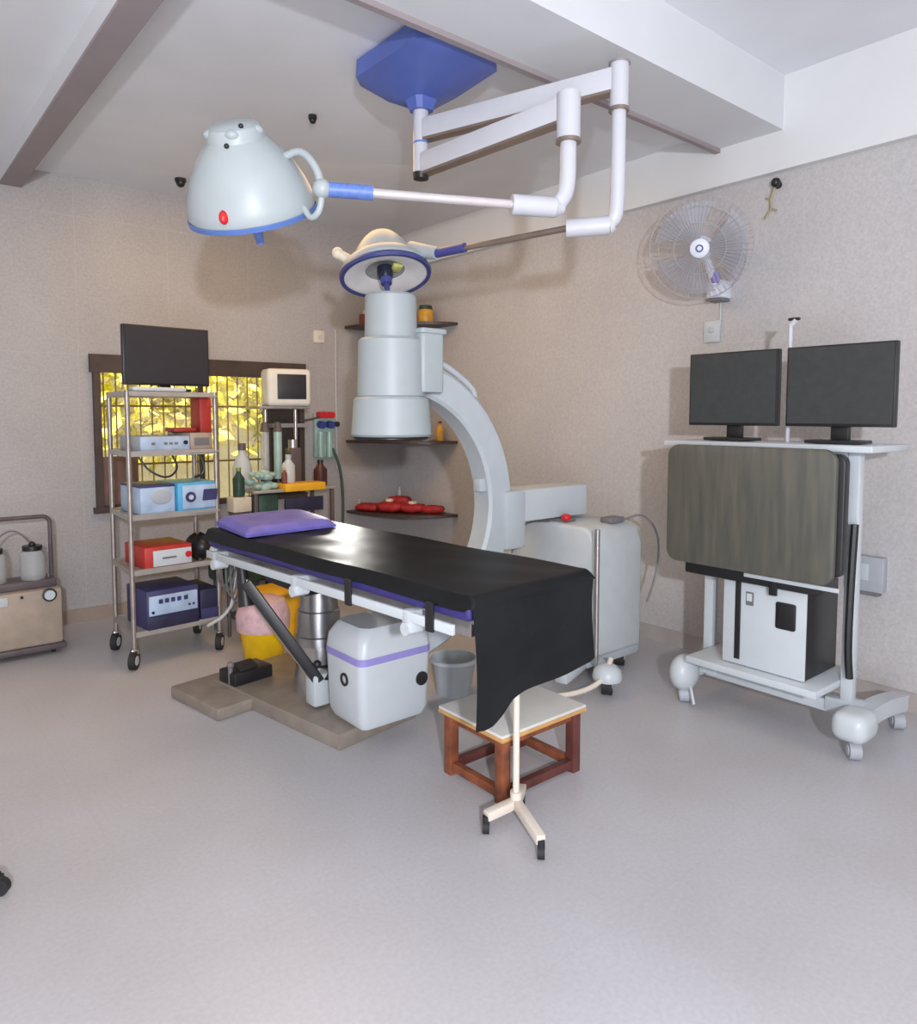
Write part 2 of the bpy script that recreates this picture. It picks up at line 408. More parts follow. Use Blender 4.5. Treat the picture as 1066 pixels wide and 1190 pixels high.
def tilt(loc, toward, deg, roll=0):
    """frame whose z axis leans by deg towards the horizontal direction"""
    t = Vector((toward[0], toward[1], 0)).normalized(); a = math.radians(deg)
    z = Vector((t.x*math.sin(a), t.y*math.sin(a), math.cos(a)))
    if roll:
        s = Vector((t.y, -t.x, 0)); z = (z + s*math.tan(math.radians(roll))).normalized()
    return Matrix.Translation(loc) @ frame_z(z)
# big lamp head: opening leans away from the camera side
LC = Vector((1.20, 2.62, 2.150))
H = tilt(LC, (-.40, -.92), 29, roll=13) @ Matrix.Diagonal((.965,.965,.90,1))
head = MB().lathe([(.236,0),(.243,.02),(.238,.06),(.222,.11),(.196,.17),(.162,.222),(.130,.262),(.108,.284),(.105,.305),(.098,.330),(.078,.345),(.045,.352),(0,.354)], H).lathe([(.236,.0),(.21,.01),(.12,.05),(0,.06)], H)
hd = head.build('lamp_head', M_LAMPW, L, L)
MB().lathe([(.233,-.008),(.246,-.008),(.248,.008),(.243,.012)], H).build('rim', M_RIMB, hd, L)
MB().cyl(H @ Vector((0,0,.05)), H @ Vector((0,0,-.07)), .022, .018).cyl(H @ Vector((0,0,-.07)), H @ Vector((0,0,-.13)), .020, .014).build('handle', M_BLUE2, hd, L)
vd = (Vector((0,0,1.4))-LC); vd.z = 0; vd.normalize(); sd = Vector((-vd.y, vd.x, 0))
def on_dome(side, up, mtx=H):
    z = up; r = [ (0.243,.02),(.238,.06),(.225,.11),(.203,.17),(.175,.225),(.145,.265),(.112,.30),(.108,.325),(.085,.342)]
    rad = min(r, key=lambda q: abs(q[1]-z))[0]
    loc = mtx.inverted().to_3x3() @ (vd*math.cos(side)+sd*math.sin(side)); loc.z = 0; loc.normalize()
    return mtx @ Vector((loc.x*rad, loc.y*rad, z))
q = on_dome(-.45, .06); MB().sph(q, .022, (.8,.6,1.1)).build('red_mark', M_REDK, hd, L)
q = on_dome(.25, .342); q2 = on_dome(-.35, .285)
MB().sph(q, .009).build('screw', M_BLACK, hd, L); MB().sph(q2, .009).build('screw', M_BLACK, hd, L)
for a in range(5):
    aa = a*2*PI/5; v = H @ Vector((.084*math.cos(aa), .084*math.sin(aa), .312)); MB().sph(v, .028, (1,1,.7)).build('vent_lobe', M_LAMPW, hd, L)
# yoke: hoop from the arm joint round the right side of the head
J = Vector((1.325, 2.328, 2.194))
def rim_pt(rad, z, back=0.):
    d = H.inverted().to_3x3() @ (Vector((math.cos(.69), -math.sin(.69), 0)) + Vector((math.sin(.69), math.cos(.69), 0))*back)
    d.z = 0; d.normalize(); return H @ Vector((d.x*rad, d.y*rad, z))
ea, eb = rim_pt(.165, .205), rim_pt(.236, .03, -.5)
yk = MB().tube([J, J.lerp(ea, .15)+Vector((0,0,.06)), J.lerp(ea, .55)+Vector((0,0,.075)), ea], .014, 10, smooth=2)
yk.tube([J, J.lerp(eb, .1)-Vector((0,0,.07)), J.lerp(eb, .6)-Vector((0,0,.07)), eb], .012, 10, smooth=2).sph(J, .034)
yk.build('yoke', M_LAMPW, L, L)
# second head: leans its opening towards the camera
LC2 = Vector((1.985, 2.90, 2.052))
H2 = tilt(LC2, (.57, .82), 17, roll=-6) @ Matrix.Scale(.94, 4)
h2 = MB().lathe([(.222,0),(.226,.02),(.21,.055),(.178,.085),(.152,.10),(.138,.135),(.12,.165),(.098,.195),(.07,.222),(0,.232)], H2)
hd2 = h2.build('lamp_head', M_LAMPW, L, L)
MB().lathe([(.208,-.006),(.228,-.010),(.232,.006),(.226,.018)], H2).build('rim', M_RIMN, hd2, L)
MB().lathe([(.212,.000),(.16,.006),(.12,.022),(.10,.03)], H2).build('reflector_ring', M_LENS, hd2, L)
MB().lathe([(.101,.03),(.06,.05),(0,.055)], H2).build('reflector_bowl', M_LENSG, hd2, L)
MB().lathe([(.0,-.01),(.035,-.012),(.04,.0),(.04,.045),(0,.05)], H2).build('bulb_shield', M_LENSC, hd2, L)
MB().box(H2 @ Vector((-.05,.035,.032)), (.05,.06,.02), .006, H2.to_3x3().to_4x4()).build('green_filter', M_LENSY, hd2, L)
MB().cyl(H2 @ Vector((0,0,.0)), H2 @ Vector((0,0,-.045)), .03, .026).cyl(H2 @ Vector((0,0,-.045)), H2 @ Vector((0,0,-.09)), .014, .011).build('handle', M_NAVY, hd2, L)
r3 = Vector((math.cos(.69), -math.sin(.69), 0))
MB().cyl(LC2-r3*.15+Vector((0,0,.06)), LC2-r3*.225+Vector((0,0,.105)), .026, .022).sph(LC2-r3*.225+Vector((0,0,.105)), .028).build('grip_knob', M_CREAM, hd2, L)
MB().cyl(LC2+r3*.12+Vector((0,0,.12)), Vector((2.106,2.66,2.134)), .04, .028).build('yoke', M_LAMPW, L, L)

for (x, y, s) in ((1.93, 3.48, .018), (1.76, 4.95, .030)):
    far = y > 4
    o = MB().cyl((x,y,2.95), (x,y,2.93), s*1.2).sph((x,y,2.925), s).build('ceiling_hook', M_BLACK)
    tag(o, 'round black fitting on ceiling near the window wall' if far else 'small black fitting on ceiling between big lamp and blue canopy', 'fitting')

# ------------------------------------------------------------------ operating table
TB = thing('operating_table', 'operating table with steel column, white side rails and purple blue mattress', 'operating table', (1.70, 3.2, 0))
BR = Matrix.Translation((1.51, 2.58, 0)) @ Matrix.Rotation(math.radians(9), 4, 'Z')
bp = MB()
t = MB().box((.24, .50, .035), (.46, 1.00, .07), .006); t.bm.transform(BR); 
me = bpy.data.meshes.new('x'); t.bm.to_mesh(me); bp.bm.from_mesh(me)
bpp = bp.build('base_plate', M_PLATE, TB, TB)
t = MB().box((.18, .86, .03), (.70, .44, .06), .012); t.bm.transform(BR); t.build('cross_foot', M_PLATE, TB, TB)
CX, CY = 1.725, 3.11
MB().lathe([(.0,.07),(.125,.07),(.125,.10),(.112,.19),(.112,.20),(.105,.30),(.0,.30)], Matrix.Translation((CX,CY,0))).build('column_foot', M_STEEL, TB, TB)
MB().lathe([(.0,.30),(.118,.30),(.114,.34),(.108,.345),(.100,.46),(.094,.465),(.085,.56),(.062,.575),(.062,.60),(0,.60)], Matrix.Translation((CX,CY,0))).build('column_bellows', M_COL, TB, TB)
MB().cyl((CX,CY,.20), (CX,CY,.215), .115).build('column_band', M_BLACK, TB, TB)
MB().box((CX-.01,CY,.635), (.36,.42,.10), .02).box((CX-.01, CY-.05, .70), (.42,.8,.05), .01).build('head_casting', M_BLACK, TB, TB)
# tilting frame: rotated 3.8 degrees
TR = Matrix.Translation((1.66, 2.55, 0)) @ Matrix.Rotation(math.radians(3.8), 4, 'Z')
def tb(mb): mb.bm.transform(TR); return mb
tb(MB().bar((-.24,-.86,.735), (-.24,.88,.735), .04, .05, .006).bar((.24,-.86,.735), (.24,.88,.735), .04, .05, .006).bar((-.24,-.5,.735),(.24,-.5,.735),.04,.04).bar((-.24,.55,.735),(.24,.55,.735),.04,.04).box((0,0,.765),(.54,1.78,.012))).build('top_frame', M_STEEL, TB, TB)
for s in (-1, 1):
    tb(MB().bar((s*.315,-.84,.742), (s*.315,.86,.742), .014, .034, .003)).build('side_rail', M_WHITE, TB, TB)
    for y in (-.62, .08, .78):
        tb(MB().box((s*.29, y, .725), (.065, .05, .075), .008).cyl((s*.33,y,.70),(s*.26,y,.70),.022)).build('rail_clamp', M_WHITE, TB, TB)
    if s < 0:
        for y in (-.74, -.30):
            tb(MB().box((s*.325, y, .765), (.012, .035, .095), .003)).build('strap', M_BLACK, TB, TB)
tb(MB().box((0, 0, .805), (.60, 1.78, .07), .018, seg=3)).build('mattress', M_MATTR, TB, TB)
# tilting lever and hydraulic strut under the head end
MB().bar((1.33,3.08,.66), (1.60,2.90,.19), .045, .05, .008).build('strut', M_PLATE, TB, TB)
MB().bar((1.315,3.02,.665), (1.585,2.86,.20), .018, .05, .004).build('strut_cover', M_BLACK, TB, TB)
MB().cyl((1.33,3.05,.55), (1.33,3.10,.74), .035, .02).build('strut_joint', M_BLACK, TB, TB)
MB().box((1.60,2.90,.16), (.09,.09,.15), .015).build('strut_foot', M_GREYW, TB, TB)
MB().cyl((1.58,2.88,.20), (1.80,2.84,.26), .02).sph((1.575,2.86,.285), .018).build('pedal_bar', M_BLACK, TB, TB)

# black sheet: over the top and down the foot end
def lerp(a, b, t): return a+(b-a)*t
foot_prof = [(0.0,.44),(.06,.435),(.14,.437),(.22,.455),(.32,.487),(.42,.497),(.6,.505),(.8,.515),(.96,.52),(1,.53)]
def fz(u):
    for (a, za), (b2, zb) in zip(foot_prof, foot_prof[1:]):
        if u <= b2: return lerp(za, zb, (u-a)/(b2-a))
    return foot_prof[-1][1]
def sheet(u, v):
    # v 0..0.62 along top head->foot, .62..0.70 bend, .70..1 hanging
    x = lerp(-.309, .309, u)
    side = max(0, abs(u-.5)*2-.94)/.06
    if v < .62:
        y = lerp(.90, -.88, v/.62); z = .852 - .048*side**1.6 + .0022*math.sin(x*25+y*9); x *= (1+.012*side)
    else:
        zt = fz(u)
        if v < .72:
            a = (v-.62)/.10*PI/2; y = -.88-.035*math.sin(a); z = .852-.035*(1-math.cos(a)) - .048*side**1.6*(1-a/(PI/2)); x *= (1+.012*side)
        else:
            k = (v-.72)/.28; y = -.915-.012*math.sin(k*3+u*4)-.008*math.sin(u*11)*k; z = lerp(.817, zt, k)
            x += .05*(k)*(1-u)*-.0 + (.012*k if u < .1 else 0)
    return TR @ Vector((x, y, z))
dr = MB().grid(sheet, 100, 90, .005).build('rubber_sheet', M_DRAPE)
tag(dr, 'black sheet covering the operating table and hanging over its foot end', 'sheet')
# pillow
def pil(u, v, top):
    x = lerp(-.26, .215, u); y = lerp(.52, .94, v)
    e = (1-(2*u-1)**6)*(1-(2*v-1)**6); b0 = .856
    return TR @ Vector((x + (v-.5)*.06, y, b0 + (.012 if top else 0) + (.034*e**.4 if top else 0)+ v*.012*top))
MB().grid(lambda u, v: pil(u, v, 1), 20, 16).grid(lambda u, v: pil(u, v, 0), 20, 16)
pm = MB(); t = bmesh.new()
def addg(fn, flip):
    nu, nv = 24, 20
    V = [[t.verts.new(fn(i/nu, j/nv)) for j in range(nv+1)] for i in range(nu+1)]
    for i in range(nu):
        for j in range(nv): t.faces.new((V[i][j], V[i+1][j], V[i+1][j+1], V[i][j+1]))
addg(lambda u, v: pil(u, v, 1), 0); addg(lambda u, v: pil(u, v, 0)+Vector((0,0,.0)), 1)
nu, nv = 24, 20
rim = [(i/nu,0) for i in range(nu)]+[(1,j/nv) for j in range(nv)]+[(1-i/nu,1) for i in range(nu)]+[(0,1-j/nv) for j in range(nv)]
A = [t.verts.new(pil(u,v,1)) for u,v in rim]; B = [t.verts.new(pil(u,v,0)) for u,v in rim]
for i in range(len(A)): t.faces.new((A[i],A[(i+1)%len(A)],B[(i+1)%len(A)],B[i]))
bmesh.ops.remove_doubles(t, verts=t.verts[:], dist=1e-5); bmesh.ops.recalc_face_normals(t, faces=t.faces[:])
pm._merge(t); tag(pm.build('pillow', M_PILLOW), 'thin violet blue pillow on the head end of the operating table', 'pillow')

# ------------------------------------------------------------------ C-arm
CA = thing('x_ray_machine', 'white mobile C-arm x-ray machine whose arc spans the operating table', 'x-ray machine', (3.05, 2.75, 0))
AX = Vector((1.93, 2.78, 0))
ii = MB()
def rbox(mb, cx, cy, z0, z1, w, d, tp=1., ch=.04, n=4):
    hw, hd = w/2, d/2; pts = []
    for sx, sy, a0 in ((1,-1,-90),(1,1,0),(-1,1,90),(-1,-1,180)):
        for k in range(n+1):
            a = math.radians(a0+90*k/n); pts.append((sx*(hw-ch)+ch*math.cos(a), sy*(hd-ch)+ch*math.sin(a)))
    t = bmesh.new(); A = [t.verts.new((cx+p[0], cy+p[1], z0)) for p in pts]; B = [t.verts.new((cx+p[0]*tp, cy+p[1]*tp, z1)) for p in pts]
    m = len(pts); t.faces.new(A[::-1]); t.faces.new(B)
    for i in range(m): t.faces.new((A[i],A[(i+1)%m],B[(i+1)%m],B[i]))
    bmesh.ops.bevel(t, geom=[e for e in t.edges if abs(e.verts[0].co.z-e.verts[1].co.z) < 1e-6], offset=.008, segments=2, profile=.5, affect='EDGES')
    mb._merge(t); return mb
def cylz(mb, cx, cy, z0, z1, r, r2=None): return mb.lathe([(0,z0),(r-.01,z0),(r,z0+.01),(r2 or r,z1-.012),((r2 or r)-.012,z1),(0,z1)], Matrix.Translation((cx,cy,0)), 44)
k = MB(); cylz(k, 1.93, 2.78, 1.72, 1.945, .120, .117); i1 = k.build('camera_housing', M_IIW, CA, CA)
k = MB(); cylz(k, 1.93, 2.78, 1.475, 1.745, .155, .150); k.build('intensifier_housing', M_IIW, CA, CA)
k = MB(); cylz(k, 1.93, 2.78, 1.30, 1.48, .185, .172); k.build('intensifier_drum', M_IIW, CA, CA)
k = MB(); cylz(k, 1.93, 2.78, 1.285, 1.302, .175); k.build('detector_face', M_BLACK, CA, CA)
k = MB(); k.lathe([(.121,1.738),(.125,1.738),(.125,1.744),(.121,1.744)], Matrix.Translation((1.93,2.78,0)), 44, True); k.build('housing_seam', M_GREYW, CA, CA)
rbox(MB(), 2.065, 2.72, 1.50, 1.78, .13, .17, ch=.02).build('side_housing', M_IIW, CA, CA)
rbox(MB(), 2.067, 2.72, 1.765, 1.79, .15, .19, ch=.02).build('side_cap', M_IIW, CA, CA)
# arc
CC = Vector((1.945, 2.80, .945)); RC = .645
arcp = []
for i in range(49):
    a = math.radians(82 - 165*i/48); arcp.append(CC+Vector((RC*math.cos(a), 0, RC*math.sin(a))))
t = bmesh.new(); rr = []
for i, p_ in enumerate(arcp):
    d = (p_-CC).normalized()
    prof = [(-.085,-.055),(-.07,-.07),(.055,-.07),(.075,-.05),(.075,.05),(.055,.07),(-.07,.07),(-.085,.055)]
    rr.append([t.verts.new(p_ + d*q[0] + Vector((0,q[1],0))) for q in prof])
for A, B in zip(rr, rr[1:]):
    for j in range(len(A)): t.faces.new((A[j],A[(j+1)%len(A)],B[(j+1)%len(A)],B[j]))
t.faces.new(rr[0]); t.faces.new(rr[-1][::-1]); bmesh.ops.recalc_face_normals(t, faces=t.faces[:])
k = MB(); k._merge(t); arc = k.build('arc', M_GREYW, CA, CA)
pts = []
for i in range(9):
    a = math.radians(76-30*i/8); rr_ = RC + (.070 if i in (0,8) else .108); pts.append(CC+Vector((rr_*math.cos(a), -.02, rr_*math.sin(a))))
MB().tube(pts, .016, 10, smooth=1).build('arc_handle', M_GREYW, arc, CA)
aa = math.radians(10); q = CC+Vector(((RC-.095)*math.cos(aa), -.01, (RC-.095)*math.sin(aa)))
MB().box(q, (.05,.06,.07), .01).build('arc_stop', M_GREYW, arc, CA)
# tube housing under the table
TX, TY = 1.745, 2.625
tw, td = .37, .30
t = bmesh.new(); rings = []
for z, s, ch in ((.095,.86,.03),(.13,.95,.035),(.40,1.0,.035),(.405,1.0,.035),(.46,.97,.04),(.50,.86,.05),(.515,.78,.05)):
    hw, hd = tw/2*s, td/2*s
    pts = []
    for sx, sy, a0 in ((1,-1,-90),(1,1,0),(-1,1,90),(-1,-1,180)):
        for kk in range(4):
            a = math.radians(a0+30*kk); pts.append((sx*(hw-ch)+ch*math.cos(a), sy*(hd-ch)+ch*math.sin(a)))
    rings.append([t.verts.new((TX+p_[0], TY+p_[1], z)) for p_ in pts])
for A, B in zip(rings, rings[1:]):
    for j in range(16): t.faces.new((A[j],A[(j+1)%16],B[(j+1)%16],B[j]))
t.faces.new(rings[0][::-1]); t.faces.new(rings[-1]); bmesh.ops.recalc_face_normals(t, faces=t.faces[:])
k = MB(); k._merge(t); tube = k.build('x_ray_tube_housing', M_WHITE, CA, CA)
t = bmesh.new(); R2 = []
for z in (.372,.402):
    hw, hd, ch = tw/2+.0015, td/2+.0015, .036; pts = []
    for sx, sy, a0 in ((1,-1,-90),(1,1,0),(-1,1,90),(-1,-1,180)):
        for kk in range(4):
            a = math.radians(a0+30*kk); pts.append((sx*(hw-ch)+ch*math.cos(a), sy*(hd-ch)+ch*math.sin(a)))
    R2.append([t.verts.new((TX+p_[0], TY+p_[1], z)) for p_ in pts])
for j in range(16): t.faces.new((R2[0][j],R2[0][(j+1)%16],R2[1][(j+1)%16],R2[1][j]))
k = MB(); k._merge(t); k.build('purple_stripe', M_PURP, tube, CA)
yf = TY-td/2; xf = TX-tw/2
k = MB().lathe([(.018,0),(.028,0),(.028,.006),(.018,.006)], Matrix.Translation((xf+.003, TY-.02, .29)) @ Matrix.Rotation(-PI/2, 4, 'Y'), 24, True)
k.build('ring_mark', M_BLACK, tube, CA)
MB().lathe([(0,0),(.03,0),(.03,.007),(0,.012)], Matrix.Translation((TX+.125, yf+.003, .26)) @ Matrix.Rotation(PI/2, 4, 'X'), 24).build('round_port', M_BLACK, tube, CA)
MB().bar((TX+.1, 2.70, .33), (2.06, 2.79, .33), .09, .12, .01).build('tube_bracket', M_GREYW, CA, CA)
MB().box((2.02,2.76,1.57), (.16,.12,.10), .01).build('intensifier_bracket', M_GREYW, CA, CA)
# carriage and horizontal arm
rbox(MB(), 2.93, 2.83, .83, 1.0, .70, .19, ch=.03).build('horizontal_arm', M_WHITE, CA, CA)
MB().box((2.70, 2.83, .915), (.022, .196, .174)).build('blue_stripe', M_BLUE2, CA, CA)
MB().box((2.67, 2.80, .85), (.15, .18, .31), .02).build('arc_carriage', M_GREYW, CA, CA)
t = bmesh.new()
prof = [(2.42,.12),(2.42,.70),(2.45,.78),(2.50,.81),(3.02,.81),(3.12,.74),(3.16,.62),(3.16,.12)]
f0 = t.faces.new([t.verts.new((2.95, y, z)) for y, z in prof]); r = bmesh.ops.extrude_face_region(t, geom=[f0])
for v in r['geom']:
    if isinstance(v, bmesh.types.BMVert): v.co.x = 3.36
bmesh.ops.recalc_face_normals(t, faces=t.faces[:]); bmesh.ops.bevel(t, geom=t.edges[:], offset=.02, segments=3, profile=.5, affect='EDGES')
k = MB(); k._merge(t); body = k.build('body_cabinet', M_MACH, CA, CA)
MB().box((2.945,2.41,.47), (.016,.03,.66), .004).build('corner_rail', M_GREYW, body, CA)
MB().cyl((2.90,2.36,.14), (2.90,2.36,.82), .012).build('push_pole', M_STEEL, body, CA)
MB().box((3.05,2.85,.817), (.08,.36,.014), .003).box((3.22,2.52,.825), (.12,.08,.03), .008).build('control_strip', M_WIRE, body, CA)
MB().sph((3.0,2.66,.84), .028, (1,1,.75)).build('emergency_button', M_REDK, body, CA)
# wire loops
MB().tube([(2.96,2.86,.82),(2.90,3.0,.84),(2.86,3.16,.80),(2.86,3.22,.70),(2.90,3.22,.58)], .007, 8, smooth=2).tube([(2.96,2.75,.815),(2.94,2.92,.79),(2.935,2.99,.70),(2.94,3.02,.60)], .005, 8, smooth=2).build('cable', M_WIRE, CA, CA)
MB().tube([(3.30,2.50,.82),(3.36,2.42,.86),(3.44,2.38,.76),(3.46,2.38,.62),(3.42,2.38,.48),(3.38,2.40,.36)], .006, 8, smooth=2).build('cable', M_WIRE, CA, CA)
MB().box((3.15,2.8,.10), (.46,.72,.07), .02).build('chassis', M_GREYW, CA, CA)
MB().bar((3.0,2.50,.10), (2.70,2.42,.075), .07, .05, .01).build('front_leg', M_WHITE, CA, CA)
MB().tube([(2.92,2.28,.17),(2.83,2.25,.09),(2.70,2.28,.05),(2.55,2.36,.04)], .013, 8, smooth=2).build('floor_cable', M_CREAMP, CA, CA)
def wheel(mb, c, r, w, d):
    d = Vector(d).normalized(); c = Vector(c); mb.cyl(c-d*w/2, c+d*w/2, r, seg=28)
    return mb
wc = MB().lathe([(0,.155),(.04,.15),(.068,.125),(.075,.09),(.07,.075),(0,.075)], Matrix.Translation((2.88,2.27,0)), 28)
wc.build('wheel_cover', M_WHITE, CA, CA)
for x, y in ((2.88,2.27),(3.28,2.50),(3.25,3.1),(3.0,3.1)):
    wo = wheel(MB(), (x,y,.045), .045, .05, (.5,-.8,0)).build('wheel', M_RUBBER, CA, CA)
    wheel(MB(), (x,y,.045), .022, .056, (.5,-.8,0)).build('wheel_hub', M_STEEL, wo, CA)
MB().bar((2.97,2.42,.12), (2.88,2.27,.115), .05, .05, .01).build('wheel_arm', M_GREYW, CA, CA)

# ------------------------------------------------------------------ step stool
ST = thing('step_stool', 'low wooden step stool with white laminate top below the table foot', 'step stool', (1.955, 2.0, 0), math.radians(0))
sx, sy = .45, .36
MB().box((0,0,.262), (sx, sy, .012), .002).build('stool_top', M_STOOLTOP, ST)
MB().box((0,0,.249), (sx+.004, sy+.004, .014), .002).build('top_edge', M_EDGE, ST)
for ax in (-1,1):
    for ay in (-1,1):
        MB().box((ax*(sx/2-.035), ay*(sy/2-.035), .121), (.042,.042,.242), .003).build('leg', M_WOOD if ax < 0 else M_WOODD, ST)
for ay in (-1,1):
    MB().box((0, ay*(sy/2-.035), .226), (sx-.11,.022,.034), .002).build('apron', M_WOOD, ST)
    MB().box((0, ay*(sy/2-.035), .035), (sx-.11,.03,.034), .002).build('rail', M_WOODD, ST)
for ax in (-1,1):
    MB().box((ax*(sx/2-.035), 0, .226), (.022,sy-.11,.034), .002).build('apron', M_WOOD, ST)
    MB().box((ax*(sx/2-.035), 0, .035), (.03,sy-.11,.034), .002).build('rail', M_WOOD, ST)

# ------------------------------------------------------------------ floor stand
SD = thing('pole_stand', 'slim cream pole stand on splayed feet in front of the step stool', 'stand', (1.715, 1.735, 0))
MB().cyl((0,0,.07), (0,0,.775), .0115, seg=16).build('pole', M_CREAMP, SD)
MB().cyl((0,0,.05), (0,0,.11), .02, seg=16).build('hub', M_CREAMP, SD)
for dx, dy in ((-.125,.015),(-.085,-.20),(.10,.07)):
    v = Vector((dx,dy,0))
    lg = MB().bar((0,0,.07), v+Vector((0,0,.06)), .032, .032, .004).build('leg', M_CREAMP, SD)
    wheel(MB(), v+Vector((0,0,.022)), .022, .022, (.7,-.7,0)).cyl(v+Vector((0,0,.03)), v+Vector((0,0,.06)), .012).build('castor', M_RUBBER, lg)
MB().cyl((0,0,.765), (0,0,.79), .03).build('pole_cap', M_BLACK, SD)

# ------------------------------------------------------------------ monitor cart (faces -x)
MC = thing('monitor_cart', 'tall white wheeled cart carrying two flat monitors by the right wall', 'cart', (3.25, 1.60, 0))
MB().box((3.27,1.63,1.262), (.38,.95,.028), .006).build('top_shelf', M_WHITE, MC, MC)
for y in (1.275, 1.925):
    MB().box((3.24,y,.70), (.05,.05,1.10), .008).build('post', M_WHITE, MC, MC)
MB().box((3.24,1.60,.145), (.06,.66,.055), .006).build('base_rail', M_WHITE, MC, MC)
MB().box((3.20,1.60,.255), (.42,.60,.032), .005).build('lower_shelf', M_WHITE, MC, MC)
MB().box((3.24,1.60,.80), (.04,.60,.05), .004).box((3.22,1.60,1.225), (.24,.60,.04), .004).build('cross_bar', M_GREYW, MC, MC)
MB().cyl((3.30,1.60,1.27), (3.30,1.60,1.80), .010, seg=12).cyl((3.30,1.60,1.80),(3.30,1.575,1.825),.012).build('antenna_rod', M_PIPE, MC, MC)
MB().box((3.30,1.585,1.828), (.02,.05,.012), .003).build('rod_tip', M_BLACK, MC, MC)
for y in (1.19, 1.975):
    MB().tube([(3.06,y,.15),(3.16,y,.155),(3.36,y,.155),(3.58,y,.12)], .05, rect=(.07,.07), smooth=2).build('foot_beam', M_WHITE, MC, MC)
    (MB().sph((3.10,y,.145), .088, (.95,.75,1.0), 20) if y > 1.5 else MB().box((3.10,y,.145), (.17,.14,.12), .045, seg=4)).build('castor_cover', M_WHITE, MC, MC)
    MB().box((3.24, (1.275 if y < 1.5 else 1.925), .16), (.08,.16 if y<1.5 else .12,.06), .006).build('foot_bracket', M_WHITE, MC, MC)
    for x in (3.10, 3.56):
        wo = wheel(MB(), (x,y,.038), .038, .045, (.6,-.75,0)).cyl((x,y,.05),(x,y,.10),.015).build('castor', M_GREYB, MC, MC)
        wheel(MB(), (x,y,.038), .02, .05, (.6,-.75,0)).build('castor_hub', M_WHITE, wo, MC)
MB().bar((3.08,1.93,.09), (3.05,1.89,.02), .012, .02, .002).build('brake_lever', M_WHITE, MC, MC)
MB().tube([(3.17,1.245,.95),(3.165,1.25,.70),(3.17,1.255,.42),(3.185,1.25,.30)], .016, 8, smooth=2).build('cable', M_BLACK, MC, MC)
def flat_monitor(yc, wid, lab, x=3.22):
    m = thing('monitor', lab, 'monitor', (x, yc, 1.276), 0, 'flat monitors on the white cart')
    MB().box((0,0,.010), (.14,.22,.014), .004).build('stand_base', M_BLACK, m)
    MB().box((.025,0,.045), (.03,.075,.075), .006).build('stand_neck', M_BLACK, m)
    MB().box((.0,0,.245), (.035,wid,.345), .005).build('casing', M_BLACK, m)
    MB().box((-.0185,0,.248), (.003,wid-.018,.325)).build('screen', M_SCREENG, m)
    return m
flat_monitor(1.825, .445, 'black flat monitor on the white cart, the one nearer the wall fan')
flat_monitor(1.345, .44, 'wider black flat monitor on the white cart, the one farther from the fan')
# hanging olive cover
CV = thing('front_cover', 'dark olive board with rounded corners hung on the front of the monitor cart', 'cover', (3.0, 1.62, .7))
pts = []; hw, r_ = .378, .055
def rr_pts(y0, y1, z0, z1, r, n=5):
    o = []
    for cy_, cz_, a0 in ((y1-r, z0+r, -90),(y1-r, z1-r, 0),(y0+r, z1-r, 90),(y0+r, z0+r, 180)):
        for kk in range(n+1):
            a = math.radians(a0+90*kk/n); o.append((cy_+r*math.cos(a), cz_+r*math.sin(a)))
    return o
# board in the plane x=const, leaning out slightly at the bottom
BMX = Matrix.Translation((3.005,0,0)) @ Matrix(((0,0,-1,0),(1,0,0,0),(0,1,0,0),(0,0,0,1)))
t = MB(); t.prism(rr_pts(1.245,2.01,.715,1.262,.055), .03, BMX, .006); t.build('board', M_OLIVE, CV, CV)
t = MB(); t.prism(rr_pts(1.225,1.99,.745,1.245,.04), .05, Matrix.Translation((.055,0,0)) @ BMX, .008)
t.box((3.035,1.62,.705), (.05,.62,.09), .01); t.build('backing', M_BLACK, CV, CV)
MB().box((3.01,1.50,.70), (.012,.035,.14), .003).build('strap', M_BLACK, CV, CV)
MB().box((3.005,1.43,.70), (.01,.40,.018), .003).build('lower_ledge', M_GREYW, CV, CV)
# white box on lower shelf
WB = thing('power_unit', 'white and black boxed power unit on the lower shelf of the monitor cart', 'power unit', (3.20, 1.565, .271))
MB().box((3.215,1.565,.475), (.30,.37,.40), .004).build('case', M_BLACK, WB, WB)
MB().box((3.06,1.565,.475), (.012,.375,.40), .004).build('front_panel', M_WHITE, WB, WB)
MB().box((3.052,1.68,.48), (.008,.025,.36), .002).build('black_strip', M_BLACK, WB, WB)
MB().box((3.052,1.462,.54), (.006,.085,.115), .008).build('intake_grille', M_BLACK, WB, WB)
MB().box((3.052,1.625,.585), (.006,.035,.06), .002).build('label_plate', M_WIRE, WB, WB)
MB().box((3.048,1.625,.592), (.004,.024,.034)).build('switch', M_WHITE, WB, WB)
# grey box on wall
GB = thing('socket_box', 'grey electrical socket box on the right wall beside the monitor cart', 'socket box', (XR, 1.42, .62))
MB().box((3.795,1.43,.63), (.05,.17,.17), .006).build('box', M_GREYB, GB, GB)
MB().box((3.767,1.43,.64), (.008,.04,.08), .002).build('switch', M_WHITE, GB, GB)
MB().box((3.80,1.43,.535), (.035,.13,.02), .003).build('lower_lip', M_WIRE, GB, GB)

